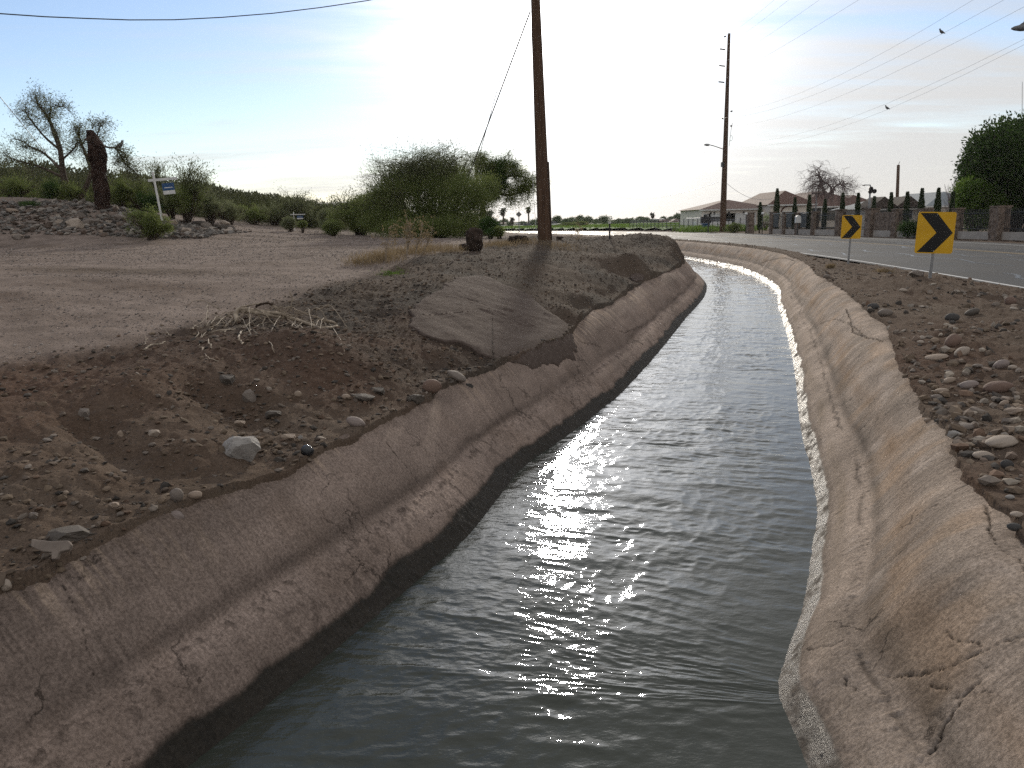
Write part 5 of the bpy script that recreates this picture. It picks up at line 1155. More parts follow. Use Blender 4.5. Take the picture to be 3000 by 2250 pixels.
def PB(sx, sy, Y, w, h, dp=None):      # blob from a photo point, half sizes in photo pixels
    p = PY(sx, sy, Y); k = Y / (FPX * 3000 / 1024); return (p[0], p[1], p[2], w * k, (dp or (w + h) * .5 * k), h * k)
def foot(sx, Y): p = PY(sx, 600, Y); return (p[0], Y, g1(p[0], Y) - .03)

# the big bush behind the lot, its neighbours, the tree beside it
shrub('palo_verde_bush', foot(1270, 35), [PB(1140, 640, 34, 75, 55), PB(1200, 600, 35, 90, 90), PB(1290, 590, 35, 90, 95), PB(1360, 600, 34, 70, 100), PB(1270, 530, 36, 90, 45), PB(1220, 670, 33, 120, 35), PB(1350, 665, 33, 80, 40), PB(1110, 600, 35, 45, 40), PB(1405, 600, 34, 50, 85), PB(1400, 660, 34, 60, 40), PB(1425, 560, 35, 45, 50), PB(1120, 650, 34, 70, 42), PB(1180, 550, 35, 60, 40), PB(1340, 520, 36, 60, 40)],
      150000, .085, .0085, 'brush', 'largest dense green bush in the middle of the far edge of the lot', 'bush', 3, 170, .03, .6, .42, 1.1, .35, bark=M_GBARK)
g_ = np.random.default_rng(77)
def airy(root, pts_top, base, n, leaf, wd, mat, seed, r0=.02, spread=.35):
    """sprays of fine twigs with a few leaves, reaching past the dense part"""
    g = np.random.default_rng(seed); mb = MB(); LP = []; LD = []; base = np.array(base)
    for i in range(n):
        e = np.array(pts_top[g.integers(0, len(pts_top))]) + g.normal(size=3) * spread; s = np.array(base[g.integers(0, len(base))] if base.ndim > 1 else base); pts = []
        for j in range(7):
            f = j / 6; p = s + (e - s) * f + np.array([0, 0, .12 * np.linalg.norm(e - s) * math.sin(f * 3.1)]) + g.normal(size=3) * .05 * f; pts.append(tuple(p))
            if j > 2:
                m = 9; q = p + g.normal(size=(m, 3)) * .14; LP.append(q); LD.append((e - s)[None] / np.linalg.norm(e - s) + g.normal(size=(m, 3)) * .5)
        mb.tube(pts, [r0 * (1 - .85 * j / 6) for j in range(7)], 4, False)
    LP = np.concatenate(LP); LD = np.concatenate(LD); rl = np.array(root.location); mb.v = [tuple(np.array(v) - rl) for v in mb.v]; mb.build('twig', M_GBARK, root); blades(LP - rl, LD, leaf, wd, g, 'foliage', LM[mat], root)
r_ = [o for o in bpy.data.objects if o.name == 'palo_verde_bush'][0]
airy(r_, [PY(1110, 500, 35), PY(1095, 510, 35), PY(1150, 505, 35), PY(1210, 475, 35), PY(1280, 462, 36), PY(1310, 460, 36), PY(1370, 470, 36), PY(1260, 470, 35), PY(1180, 490, 35)], [PY(1150, 590, 35), PY(1220, 560, 35), PY(1290, 540, 35), PY(1350, 550, 35), PY(1130, 600, 35)], 420, .09, .009, 'dusty', 5, .018, .38)
airy(r_, [PY(1100, 560, 34), PY(1060, 600, 34), PY(1080, 585, 34), PY(1130, 540, 34)], [PY(1150, 640, 34), PY(1190, 620, 34)], 160, .09, .009, 'brush', 6, .015, .35)

def limb_tree(name, base, limbs, label, cat, leafn, leaf, wd, mat, seed, bark, r0, tiplen=.5, droop=0.0, leafspread=.12, sub=5, twl=.45, levels=2, group=None):
    """trunk and limbs follow given polylines; side branches and twigs grow from them and carry the leaves"""
    g = np.random.default_rng(seed); root = empty(name, base); tag(root, label, cat, group); b0 = Vector(base); mt = MB(); mc = MB(); tips = []
    def side(p, d, ln, r, lv):
        n = 6; pts = [Vector(p)]; d = Vector(d).normalized()
        for j in range(n):
            d = (d + Vector(g.normal(size=3)) * .28 + Vector((0, 0, -droop * (j / n) * 1.0))).normalized(); pts.append(pts[-1] + d * ln / n)
            if lv > 0 and j > 0:
                for _ in range(1 + (g.random() < .6)): side(pts[-1], (d + Vector(g.normal(size=3)) * .9), ln * g.uniform(.35, .65), r * .45, lv - 1)
            if lv == 0: tips.append((pts[-1].copy(), d.copy()))
        mc.tube(pts, [r * (1 - .8 * j / n) for j in range(n + 1)], 4, False)
    for L_, (ra, rb_) in limbs:
        P = [Vector(p) - b0 for p in L_]; C = catmull2(P, 5); n = len(C); mt.tube(C, [ra + (rb_ - ra) * i / (n - 1) for i in range(n)], 7)
        for i in range(n):
            if i / n < .35: continue
            for _ in range(sub if i % 2 == 0 else sub // 2):
                dd = (C[min(i + 1, n - 1)] - C[i - 1]).normalized(); side(C[i], dd * .7 + Vector(g.normal(size=3)), twl * g.uniform(.5, 1.2) * tiplen * 2, max(.012, rb_ * .5), levels - 1)
    mt.build('trunk', bark, root, True); mc.build('branch', bark, root)
    if leafn:
        k = g.integers(0, len(tips), leafn); P = np.array([tips[i][0][:] for i in k]) + g.normal(size=(leafn, 3)) * leafspread; D = np.array([tips[i][1][:] for i in k]) + g.normal(size=(leafn, 3)) * .7
        blades(P, D, leaf * g.uniform(.6, 1.3, leafn), wd, g, 'crown', LM[mat], root)
    return root
def catmull2(P, n):
    out = []
    for i in range(len(P) - 1):
        p0 = P[i - 1] if i else P[0] * 2 - P[1]; p1, p2 = P[i], P[i + 1]; p3 = P[i + 2] if i + 2 < len(P) else P[-1] * 2 - P[-2]
        for k in range(n):
            t = k / n; out.append(.5 * ((2 * p1) + (-p0 + p2) * t + (2 * p0 - 5 * p1 + 4 * p2 - p3) * t * t + (-p0 + 3 * p1 - 3 * p2 + p3) * t ** 3))
    out.append(P[-1]); return out
W = lambda *a: [PY(*p) for p in a]
Y = 41
bt = foot(1420, Y)
t_ = limb_tree('palo_verde_tree', bt, [(([bt] + W((1415, 620, Y), (1420, 560, Y), (1450, 510, Y), (1480, 470, Y))), (.17, .04)), (W((1418, 580, Y), (1450, 565, Y), (1490, 572, Y), (1530, 560, Y), (1558, 548, Y)), (.10, .03)), (W((1420, 560, Y), (1455, 530, Y), (1500, 515, Y), (1540, 520, Y)), (.10, .03)), (W((1415, 600, Y), (1400, 540, Y), (1395, 490, Y), (1400, 465, Y)), (.10, .03))],
          'wispy tree with drooping dark foliage just left of the near pole', 'tree', 30000, .10, .010, 'brush', 8, M_BARK, .2, .62, .18, .13, 4, .62, 2)
g = np.random.default_rng(9); bl = [tuple(np.array(b_[:3]) - np.array(bt)) + b_[3:] for b_ in (PB(1460, 500, Y, 55, 42), PB(1500, 500, Y, 40, 36), PB(1475, 540, Y, 40, 26), PB(1430, 520, Y, 50, 50), PB(1520, 555, Y, 28, 15), PB(1450, 575, Y, 25, 22))]
P, d = blob_points(bl, 22000, g, .75, 1.5, .2); blades(P, d * .5 + g.normal(size=P.shape) * .5 + np.array([0, 0, -.2]), .11, .009, g, 'crown', LM['dark'], t_)

shrub('creosote_bush', foot(1050, 38), [PB(1000, 640, 38, 45, 35), PB(1060, 640, 38, 55, 45), PB(1035, 612, 39, 40, 25), PB(1100, 650, 37, 50, 30), PB(1110, 600, 37, 50, 45), PB(1060, 600, 38, 40, 28)], 42000, .09, .010, 'brush', 'mid green bush at the left shoulder of the largest bush', 'bush', 11, 60, .02, .5, .5, 1.2)
r_ = bpy.data.objects['creosote_bush']; airy(r_, [PY(1015, 575, 38), PY(1012, 560, 38), PY(985, 590, 38)], [PY(1010, 620, 38)], 14, .12, .015, 'dusty', 8, .015, .2)
shrub('creosote_bush', foot(960, 40), [PB(955, 640, 40, 26, 26), PB(975, 660, 39, 40, 18)], 9000, .09, .010, 'dusty', 'yellowish low bush between the small blue sign and the mid green bush', 'bush', 12, 40, .02, .5, .5, 1.2)
shrub('creosote_bush', foot(972, 35), [PB(972, 668, 35, 30, 18)], 6000, .08, .009, 'brush', 'small dark bush on the gravel in front of the yellowish bush', 'bush', 13, 30, .02, .5, .4, 1.4)
shrub('low_shrub', foot(848, 40), [PB(845, 655, 40, 22, 16)], 5000, .08, .009, 'dusty', 'small dry shrub just left of the small white and blue sign', 'bush', 14, 20, .02, .5, .4, 1.4)
shrub('low_shrub', foot(882, 39), [PB(886, 658, 39, 12, 9)], 2500, .08, .009, 'brush', 'tiny shrub right under the small white and blue sign', 'bush', 15, 10, .02, .5, .4, 1.4)
shrub('low_shrub', foot(1432, 30), [PB(1432, 660, 30, 30, 22), PB(1445, 680, 29, 20, 12)], 8000, .06, .008, 'dark', 'round dark shrub behind the short black stump', 'bush', 16, 25, .015, .4, .4, 1.6)
shrub('low_shrub', foot(1462, 29), [PB(1458, 680, 29, 18, 13)], 4500, .06, .008, 'brush', 'small green shrub to the right of the round dark shrub', 'bush', 17, 15, .015, .4, .4, 1.6)
# brush on the rubble bank at left
rb2 = random.Random(44)
def bush_at(sx, sy, w, h, Y, n, mat, label, seed, nm='desert_shrub'):
    return shrub(nm, foot(sx, Y), [PB(sx, sy, Y, w, h), PB(sx - w * .5, sy + h * .35, Y, w * .6, h * .7), PB(sx + w * .55, sy + h * .3, Y, w * .6, h * .75)] + [PB(sx + rb2.uniform(-1, 1) * w, sy + rb2.uniform(-.5, .6) * h, Y + rb2.uniform(-.6, .6), w * rb2.uniform(.2, .45), h * rb2.uniform(.3, .6)) for _ in range(5)], n, .085, .010, mat, label, 'bush', seed, 70, .016, .6, .75, 1.9, .15)
bush_at(435, 650, 62, 42, 30.5, 20000, 'brush', 'green bush spilling down the rubble bank onto the lot edge', 21)
for a in [(50, 555, 95, 45, 38, 22000, 'brush', 'wide green bush on the bank at the very left edge', 22), (-90, 545, 90, 60, 38, 9000, 'brush', 'green bush mostly outside the left edge of the photo', 37), (160, 560, 60, 35, 37.5, 13000, 'dark', 'dark bush at the foot of the sparse mesquite tree', 23), (205, 565, 55, 32, 37, 11000, 'brush', 'green bush between the mesquite trunks', 24),
          (355, 560, 45, 42, 37.5, 15000, 'brush', 'bright green bush immediately right of the tall stump', 25), (415, 565, 45, 38, 37.5, 14000, 'brush', 'green bush left of the white arm post', 26), (440, 590, 40, 30, 36.5, 9000, 'dark', 'low dark bush behind the white arm post', 27),
          (500, 580, 35, 38, 37, 9000, 'dusty', 'dusty grey bush right behind the blue board', 28), (545, 580, 50, 42, 36.5, 18000, 'brush', 'tall airy bush right of the blue board', 29), (610, 600, 45, 32, 37.5, 12000, 'dusty', 'brownish green bush downhill of the tall airy bush', 30),
          (670, 615, 50, 28, 42, 12000, 'dusty', 'low grey green bush above the right end of the rubble', 31), (740, 625, 55, 26, 46, 12000, 'brush', 'low bush below the adobe house', 32), (800, 622, 50, 28, 48, 12000, 'dusty', 'low bush right of the adobe house', 33), (850, 625, 40, 28, 50, 9000, 'brush', 'bush behind the small white and blue sign', 34), (900, 640, 35, 22, 50, 7000, 'dusty', 'low bush where the scrub hill meets the lot', 35),
          (90, 620, 26, 12, 34, 3500, 'dark', 'flat dark shrub among the boulders at far left', 36)]: bush_at(*a)
r_ = [o for o in bpy.data.objects if o.get('label', '').startswith('tall airy bush')][0]
airy(r_, [PY(550, 490, 36.5), PY(575, 490, 36.5), PY(600, 510, 36.5), PY(620, 545, 36.5), PY(530, 510, 36.5), PY(590, 530, 36.5)], [PY(545, 570, 36.5), PY(560, 590, 36.5)], 70, .11, .015, 'dusty', 18, .018, .22)
r_ = [o for o in bpy.data.objects if o.get('label', '').startswith('green bush left of the white arm')][0]
airy(r_, [PY(465, 480, 37), PY(450, 490, 37), PY(480, 495, 37)], [PY(455, 560, 37)], 22, .11, .015, 'dusty', 19, .018, .15)
r_ = [o for o in bpy.data.objects if o.get('label', '').startswith('low bush right of the adobe')][0]
airy(r_, [PY(835, 575, 48), PY(850, 590, 48), PY(875, 590, 48), PY(900, 590, 48), PY(915, 605, 48)], [PY(840, 630, 48), PY(880, 640, 48)], 70, .10, .012, 'dusty', 20, .02, .3)
# scrub that covers the hill: nobody could count it
g = np.random.default_rng(40); n = 5200; Yq = g.uniform(48, 150, n); Xq = -Yq * g.uniform(-.02, .95, n); keep = (Xq < -3 - (150 - Yq) * .02); Xq, Yq = Xq[keep], Yq[keep]; Zq = gh(Xq, Yq); S = g.uniform(.5, 1.3, len(Xq))
m = 34; d = g.normal(size=(len(Xq), m, 3)); d /= np.linalg.norm(d, axis=2, keepdims=True); P = np.stack([Xq, Yq, Zq + S * .35], -1)[:, None] + d * S[:, None, None] * np.array([1, 1, .6]) * g.uniform(.5, 1, (len(Xq), m, 1))
P = P.reshape(-1, 3); sc = blades(P, d.reshape(-1, 3) + np.array([0, 0, .6]), np.repeat(S, m) * .42, np.repeat(S, m) * .085, g, 'scrub', LM['scrub'], None); tag(sc, 'low olive green scrub covering the hill slope behind the lot', 'scrub', kind='stuff')

# sparse mesquite, dead stump, dove
Y = 37; bt = foot(205, Y)
limb_tree('mesquite_tree', bt, [(([bt] + W((200, 560, Y), (185, 510, Y), (176, 440, Y), (160, 390, Y), (140, 345, Y), (112, 306, Y), (104, 285, Y))), (.17, .022)), (W((176, 440, Y), (130, 400, Y), (85, 345, Y), (75, 325, Y)), (.06, .015)), (W((183, 500, Y), (130, 450, Y), (90, 430, Y), (60, 410, Y)), (.07, .015)), (W((185, 520, Y), (120, 490, Y), (50, 470, Y), (15, 455, Y)), (.06, .015)), (W((170, 430, Y), (150, 370, Y), (150, 315, Y), (190, 312, Y)), (.05, .012)),
          ([PY(232, 585, Y)] + W((255, 540, Y), (266, 500, Y), (250, 450, Y), (235, 410, Y), (230, 380, Y)), (.13, .02)), (W((262, 500, Y), (275, 430, Y), (290, 380, Y), (300, 355, Y)), (.06, .012)), (W((180, 470, Y), (220, 430, Y), (230, 390, Y)), (.05, .012)), (W((290, 425, Y), (318, 432, Y), (340, 436, Y), (355, 460, Y), (372, 485, Y), (398, 505, Y)), (.05, .014)), (W((340, 436, Y), (365, 450, Y), (375, 480, Y)), (.03, .01))],
          'sparse crooked mesquite tree on the bank at far left', 'tree', 13000, .10, .013, 'dusty', 31, M_BARK, .2, .5, .02, .14, 4, .55, 2)
bird('dove', Vector(PY(352, 436, Y - .1)), 1.5, 'small dove perched on the mesquite branch right of the tall stump', 1)
Y = 34; root = empty('dead_stump', (PY(302, 612, Y)[0], Y, g1(PY(302, 612, Y)[0], Y) - .2)); tag(root, 'tall rough black dead trunk standing on the rubble bank', 'stump')
prof = [(302, 625, 22), (301, 600, 20), (298, 560, 20), (292, 520, 19), (288, 480, 21), (286, 450, 24), (282, 425, 22), (272, 405, 17), (266, 390, 11), (262, 381, 7)]
pr = np.array(prof, float); q = np.linspace(0, len(pr) - 1, 80); pr = np.stack([np.interp(q, np.arange(len(prof)), pr[:, i]) for i in range(3)], -1); kk = Y / (FPX * 3000 / 1024); V = []; nA_ = 40
for i, (sx, sy, w) in enumerate(pr):
    c = Vector(PY(sx, sy, Y)) - root.location
    for k in range(nA_):
        a = 2 * math.pi * k / nA_; rr_ = w * kk * (1 + .16 * float(vnoise(np.array([math.cos(a) * 2 + 5]), np.array([i * .22 + math.sin(a) * 2]), 66)[0]) + .12 * float(vnoise(np.array([math.cos(a) * 6 + 5]), np.array([i * .7 + math.sin(a) * 6]), 67)[0])); V.append((c.x + rr_ * math.cos(a), c.y + rr_ * math.sin(a), c.z))
F = [(i * nA_ + k, i * nA_ + (k + 1) % nA_, (i + 1) * nA_ + (k + 1) % nA_, (i + 1) * nA_ + k) for i in range(79) for k in range(nA_)]
mb = MB(); mb.add(V, F + [tuple(79 * nA_ + k for k in range(nA_))]); mb.build('trunk', mottled('stump_bark', (.018, .011, .009), (.06, .038, .03), 6, .95, .1, .9, .03), root)
mb = MB(); a, b_ = Vector(PY(272, 408, Y - .15)) - root.location, Vector(PY(248, 409, Y - .15)) - root.location; mb.tube([a, a.lerp(b_, .6), b_], [.14, .10, .03], 7); mb.build('broken_limb', M_WOODD, root)
# short stump and log at the near pole
def lump(name, sx, sy, w, h, label, seed, tall=1.0, hp_=None, cat='stump'):
    x, y, z = hp_ or hit(sx, sy + h / 2); k = mpp(x, y); bm = bmesh.new(); bmesh.ops.create_icosphere(bm, subdivisions=4, radius=1); P = np.array([v.co[:] for v in bm.verts]); P[:, 2] = np.sign(P[:, 2]) * np.abs(P[:, 2]) ** .55; 
    P *= (1 + .22 * fbm(P[:, 0] * 2 + seed, P[:, 2] * 2 + P[:, 1], 4, seed, .6))[:, None]
    for v, p in zip(bm.verts, P): v.co = (p[0] * w * k / 2, p[1] * w * k / 2.4, p[2] * h * k / 2)
    me = bpy.data.meshes.new(name); bm.to_mesh(me); bm.free(); me.materials.append(mottled('stump_wood', (.022, .016, .013), (.075, .055, .045), 9, .95, .1, .9, .02)); o = bpy.data.objects.new(name, me); COL.objects.link(o); o.location = (x, y + w * k * .3, z + h * k * .45); tag(o, label, cat); return o
lump('tree_stump', 1390, 700, 48, 74, 'short black rotten stump left of the near wooden pole', 3)
lump('tree_stump', 1362, 724, 36, 22, 'low dark lump of root at the left foot of the short stump', 5)
lump('log', 1518, 700, 58, 22, 'dark weathered log lying between the short stump and the near pole', 7, cat='log')
lump('log', 1640, 692 + 8, 20, 8, 'small pale grey block lying right of the near pole', 8, cat='block')

# dry grass and weeds
def grass_patch(name, poly_pts, n, hgt_, label, seed, mat='straw', kind='stuff', w=.004):
    g = np.random.default_rng(seed); P = []
    for (sx, sy, rx, wt) in poly_pts:
        x, y, z = hit(sx, sy); k = mpp(x, y); m = int(n * wt); P.append(np.stack([x + g.normal(size=m) * rx * k * .5, y + g.normal(size=m) * rx * k * .8], -1))
    P = np.concatenate(P); a, _ = d_canal(P[:, 0], P[:, 1]); P = P[np.abs(a) > .03]; z = gh(P[:, 0], P[:, 1]); P = np.column_stack([P, z - .01]); D = g.normal(size=P.shape) * .35; D[:, 2] = 1
    o = blades(P, D, hgt_ * g.uniform(.3, 1.3, len(P)), w, g, name, LM[mat], None, .15); tag(o, label, 'grass', kind=kind); return o
grass_patch('dry_grass', [(1120, 765, 60, .25), (1200, 745, 80, .3), (1260, 738, 70, .25), (1060, 775, 50, .12), (1320, 740, 40, .08)], 3000, .24, 'patch of golden dry grass at the edge of the lot left of the short stump', 51)
grass_patch('dry_grass', [(1460, 722, 60, .5), (1540, 712, 60, .3), (1640, 725, 60, .2)], 1500, .18, 'thin straw grass around the foot of the near pole', 52)
grass_patch('weeds', [(2160, 678, 50, .6), (2050, 680, 60, .4)], 2600, .9, 'rough green weeds growing along the fence at the tall pole', 53, 'fresh', w=.03)
for sx, sy, r_, l, sd in ((2592, 798, 22, 'small golden grass tuft on the bank below the larger chevron sign', 54), (2433, 786, 9, 'small golden grass tuft at the foot of the smaller chevron sign', 55), (1500, 705, 8, 'little tuft of straw beside the weathered log', 56)):
    o = grass_patch('grass_tuft', [(sx, sy, r_, 1.0)], 420, .14, l, sd); del o['kind']; o['category'] = 'grass tuft'
grass_patch('green_sprouts', [(1150, 803, 40, 1.0)], 500, .05, 'thin strip of fresh green sprouts at the lot edge above the slab', 57, 'fresh')
def weed(base_s, tops, label, seed, r=.008):
    b_ = Vector(hit(*base_s)); root = empty('dry_weed', b_); tag(root, label, 'weed'); g = np.random.default_rng(seed); mb = MB(); P = []; Yb = b_.y
    for tx_, ty_ in tops:
        e = Vector(PY(tx_, ty_, Yb)) - b_; pts = [Vector((0, 0, 0)).lerp(e, f) + Vector(g.normal(size=3)) * .025 * f for f in np.linspace(0, 1, 8)]; mb.tube(pts, [r * (1 - .7 * f) for f in np.linspace(0, 1, 8)], 4, False)
        for p in pts[3:]:
            for _ in range(3):
                q = p + Vector((g.normal() * .10, g.normal() * .08, abs(g.normal()) * .09)); mb.tube([p, q], [r * .5, r * .2], 3, False); P += [tuple(q + Vector(g.normal(size=3)) * .02) for _ in range(7)]
    mb.build('stem', M_DEAD, root); P = np.array(P); blades(P, g.normal(size=P.shape) + np.array([0, 0, .6]), .05, .008, g, 'foliage', LM['straw'], root)
weed((1190, 762), [(1200, 648), (1208, 655), (1196, 665)], 'tallest dry straw coloured weed stalk in front of the big bush', 61, .011)
weed((1215, 755), [(1238, 660), (1228, 690)], 'second dry weed stalk, just right of the tallest', 62, .009)
weed((1235, 748), [(1270, 678), (1262, 690)], 'dry weed stalk leaning to the right before the big bush', 63, .009)
weed((1130, 770), [(1140, 672), (1128, 690)], 'thin reddish dry weed left of the tallest stalk', 64, .008)
weed((1688, 722), [(1700, 655), (1690, 690)], 'thin dry weed standing on the bank right of the near pole', 65, .009)

# pile of dead branches on the left bank
x, y, z = hit(760, 960); root = empty('dead_branch_pile', (x, y, z)); tag(root, 'pile of pale dead twisted branches lying on the edge of the left bank', 'dead branches'); Yd = y
def br(pts, r0_, r1_, name='branch', mat=None, dy=None, par=None):
    P = []
    for i, p in enumerate(pts):
        hy = hit(p[0], p[1])[1]; q = Vector(PY(p[0], p[1], min(Yd + .35, hy) - .03 - (.02 if i % 2 else 0)))
        P.append(q - Vector((x, y, z)))
    C = catmull2(P, 6); n = len(C); C = [c + Vector(rng.normal(size=3)) * .005 for c in C]; mb = MB(); mb.tube(C, [r0_ + (r1_ - r0_) * i / (n - 1) for i in range(n)], 7); return mb.build(name, mat or M_DEAD, par or root, True)
br([(695, 946), (697, 906), (760, 912), (830, 922), (850, 935)], .026, .014)
br([(695, 906), (800, 925), (860, 935), (940, 960), (990, 955)], .022, .013)
br([(700, 905), (740, 892), (790, 890), (830, 915), (870, 930)], .009, .006)
br([(752, 898), (775, 888), (805, 896)], .012, .010, mat=M_WOODD)
br([(850, 912, .1), (855, 880, .1), (850, 855, .1)], .006, .003); br([(820, 925, .1), (848, 900, .1), (857, 872, .1), (845, 850, .1)], .008, .003)
br([(425, 1025, -.2), (440, 1012, -.2), (470, 1008, -.2), (483, 1002, -.2)], .009, .007); br([(628, 1028, -.15), (612, 1000, -.1), (620, 950, 0), (650, 935, 0)], .007, .004)
br([(720, 955), (700, 985, -.1), (705, 1000, -.15), (712, 1008, -.2)], .010, .006, mat=M_STEEL if False else None); br([(780, 925), (770, 960, -.1), (790, 1000, -.2), (805, 1030, -.3)], .007, .003)
br([(690, 965), (640, 970, -.05), (595, 985, -.1), (583, 1010, -.2), (600, 1030, -.25)], .006, .003); br([(700, 935), (670, 945), (655, 980, -.1)], .006, .004)
br([(945, 935, .1), (985, 950, .1)], .016, .014); br([(860, 915), (920, 925), (970, 955), (1000, 1000, -.1), (1008, 1030, -.2)], .006, .003)
br([(560, 965, 0), (575, 955, 0), (580, 975, -.05), (560, 1000, -.1)], .006, .004); br([(640, 1060, -.3), (605, 1045, -.25), (595, 1015, -.2)], .004, .003)
r2 = random.Random(12)
for i in range(46):
    a0 = (r2.uniform(600, 960), r2.uniform(905, 960), r2.uniform(-.1, .2)); dx = r2.uniform(-130, 130); a1 = (a0[0] + dx * .5, a0[1] + r2.uniform(-32, 14), a0[2]); a2 = (a0[0] + dx, a0[1] + r2.uniform(-10, 55), a0[2] - r2.uniform(.0, .25)); br([a0, a1, a2], .005, .0025, 'twig')
for s_, e_ in (((420, 1010), (425, 985)), ((640, 905), (618, 880)), ((500, 985), (470, 960))): br([(s_[0], s_[1], 0), ((s_[0] + e_[0]) / 2 + 4, (s_[1] + e_[1]) / 2, 0), (e_[0], e_[1], 0)], .003, .0015, 'twig')

# cypresses in a row behind the fence
def cypress(sx, stop_, w, lab, seed):
    p = on_fence(sx) + Vector((1.6, 3.5, 0)); r = ray(sx, 640); q = r[0] / r[1]; Yc = p.y; X = q * Yc; T = PY(sx, stop_, Yc)[2]; g = np.random.default_rng(seed); root = empty('cypress', (X, Yc, -.05)); tag(root, lab, 'cypress', 'thin cypresses in a row behind the fence'); k = Yc / (FPX * 3000 / 1024)
    n = 3800; f = g.random(n) ** .8; rad = w * k * .40 * np.minimum(1, (1 - f) * 2.6) ** .8 * (1 + .25 * vnoise(f * 14 + seed, f * 0 + seed, 3)) * np.sqrt(g.random(n)); a = g.uniform(0, 6.28, n); P = np.stack([rad * np.cos(a), rad * np.sin(a), .3 + f * (T - .3)], -1); D = np.stack([np.cos(a) * .35, np.sin(a) * .35, np.ones(n)], -1) + g.normal(size=(n, 3)) * .15
    blades(P, D, .24, .026, g, 'crown', LM['cyp'], root); mb = MB(); mb.tube([(0, 0, -.1), (0, 0, T * .6)], [.10, .03], 6); mb.build('trunk', M_BARK, root)
CY = [(2226, 596, 11, 'shortest cypress, first from the left near the driveway'), (2274, 556, 16, 'tallest cypress, second from the left beside the arched window'), (2327, 582, 10, 'third cypress from the left'), (2369, 575, 12, 'fourth cypress from the left, before the roof valley'), (2415, 588, 11, 'fifth cypress from the left, in front of the bare tree trunk'), (2466, 570, 11, 'sixth cypress from the left, right of the bare tree'), (2511, 570, 12, 'seventh cypress from the left, left of the floodlights'),
      (2558, 580, 8, 'thin cypress just right of the floodlight pole'), (2607, 569, 11, 'cypress between the two small gables'), (2654, 567, 13, 'cypress standing before the right small gable'), (2696, 557, 14, 'cypress above the left side of the larger chevron sign'), (2744, 556, 14, 'cypress directly above the larger chevron sign'), (2787, 567, 11, 'last cypress on the right, next to the pale bare shrub')]
for i, a in enumerate(CY): cypress(*a, 100 + i)
# bare weeping tree
Y = 97; bt = PY(2412, 676, Y)
limb_tree('bare_tree', (bt[0], Y, -.1), [([PY(2412, 690, Y)] + W((2414, 620, Y), (2420, 575, Y), (2407, 545, Y), (2404, 520, Y), (2395, 512, Y)), (.28, .07)), (W((2420, 575, Y), (2434, 560, Y), (2432, 545, Y), (2415, 533, Y), (2404, 530, Y)), (.15, .05)), (W((2418, 585, Y), (2438, 565, Y), (2445, 548, Y), (2462, 540, Y), (2470, 545, Y)), (.16, .05)), (W((2455, 545, Y), (2468, 530, Y), (2476, 545, Y), (2470, 568, Y)), (.08, .03)), (W((2407, 545, Y), (2385, 540, Y), (2370, 550, Y)), (.08, .03))],
          'leafless weeping tree with drooping twigs behind the fence', 'tree', 0, .1, .01, 'dusty', 71, mottled('pale_bark', (.13, .10, .10), (.24, .19, .18), 4, .9, .1, 0), .3, 1.0, .55, .1, 5, 1.1, 2)
# big dark tree and shrubs at right
Y = 60; ft = PY(3010, 690, Y)
def deep(b_, dp): return b_[:4] + (dp,) + b_[5:]
shrub('ficus_tree', (ft[0], Y + 2, -.05), [PB(2920, 470, Y, 70, 90, 3.5), PB(2980, 440, Y + 1, 90, 85, 4), PB(3060, 425, Y + 2, 110, 80, 4), PB(2890, 520, Y, 50, 70, 3), PB(2960, 540, Y, 100, 80, 4), PB(3060, 540, Y + 1, 110, 100, 4), PB(2870, 500, Y, 40, 40, 2.5), PB(3150, 480, Y + 2, 110, 120, 4)], 120000, .24, .06, 'ficus', 'very large dense dark tree behind the fence at the right edge', 'tree', 81, 60, .12, .15, .4, .9, .55, part='crown')
mb = MB(); rt = [o for o in bpy.data.objects if o.name == 'ficus_tree'][0]; mb.tube([(0, 0, -.2), (.1, 0, 1.6), (.3, 0, 3.2)], [.45, .36, .3], 12); mb.build('trunk', M_BARK, rt, True)
shrub('green_shrub', (PY(2850, 690, Y - 1)[0], Y - 1, -.05), [PB(2845, 560, Y - 1, 38, 40, 1.6), PB(2880, 580, Y - 1, 45, 40, 1.6), PB(2835, 590, Y - 1, 30, 30, 1.4), PB(2930, 600, Y - 1, 60, 25, 1.4), PB(2870, 630, Y - 1, 60, 40, 1.4)], 30000, .16, .035, 'fresh', 'bright leafy green shrub under the left side of the large dark tree', 'bush', 82, 40, .05, .2, .45, 1.1, .5)
rb_ = empty('bare_shrub', (PY(2800, 690, Y + 3)[0], Y + 3, -.05)); tag(rb_, 'pale leafless twiggy shrub between the last cypress and the leafy shrub', 'bush'); mb = MB(); twigs(mb, (0, 0, 0), [tuple(np.array(b_[:3]) - np.array(rb_.location)) + b_[3:] for b_ in (PB(2800, 560, Y + 3, 32, 40), PB(2790, 590, Y + 3, 30, 30))], 160, np.random.default_rng(5), .025, .3); mb.build('twig', mottled('pale_twig', (.20, .16, .16), (.30, .25, .24), 4, .9, .1, 0), rb_)
bush_at(2245, 640, 28, 20, 96, 3000, 'fresh', 'light green bush behind the left globe lamp', 91, 'garden_bush'); 
p = on_fence(2668); k = mpp(p.x, p.y); shrub('garden_bush', (p.x - .5, p.y - .7, -.02), [(p.x - .5, p.y - .7, .6, .75, .5, .55)], 3000, .12, .02, 'dark', 'low rounded bush in front of the fence beside the larger chevron sign', 'bush', 92, 10, .02, .3, .3)
shrub('garden_bush', (PY(2150, 676, 86)[0], 86, 0), [PB(2150, 668, 86, 22, 12)], 3000, .14, .03, 'brush', 'scruffy bush hugging the right foot of the tall pole', 'bush', 93, 10, .02, .3, .3)

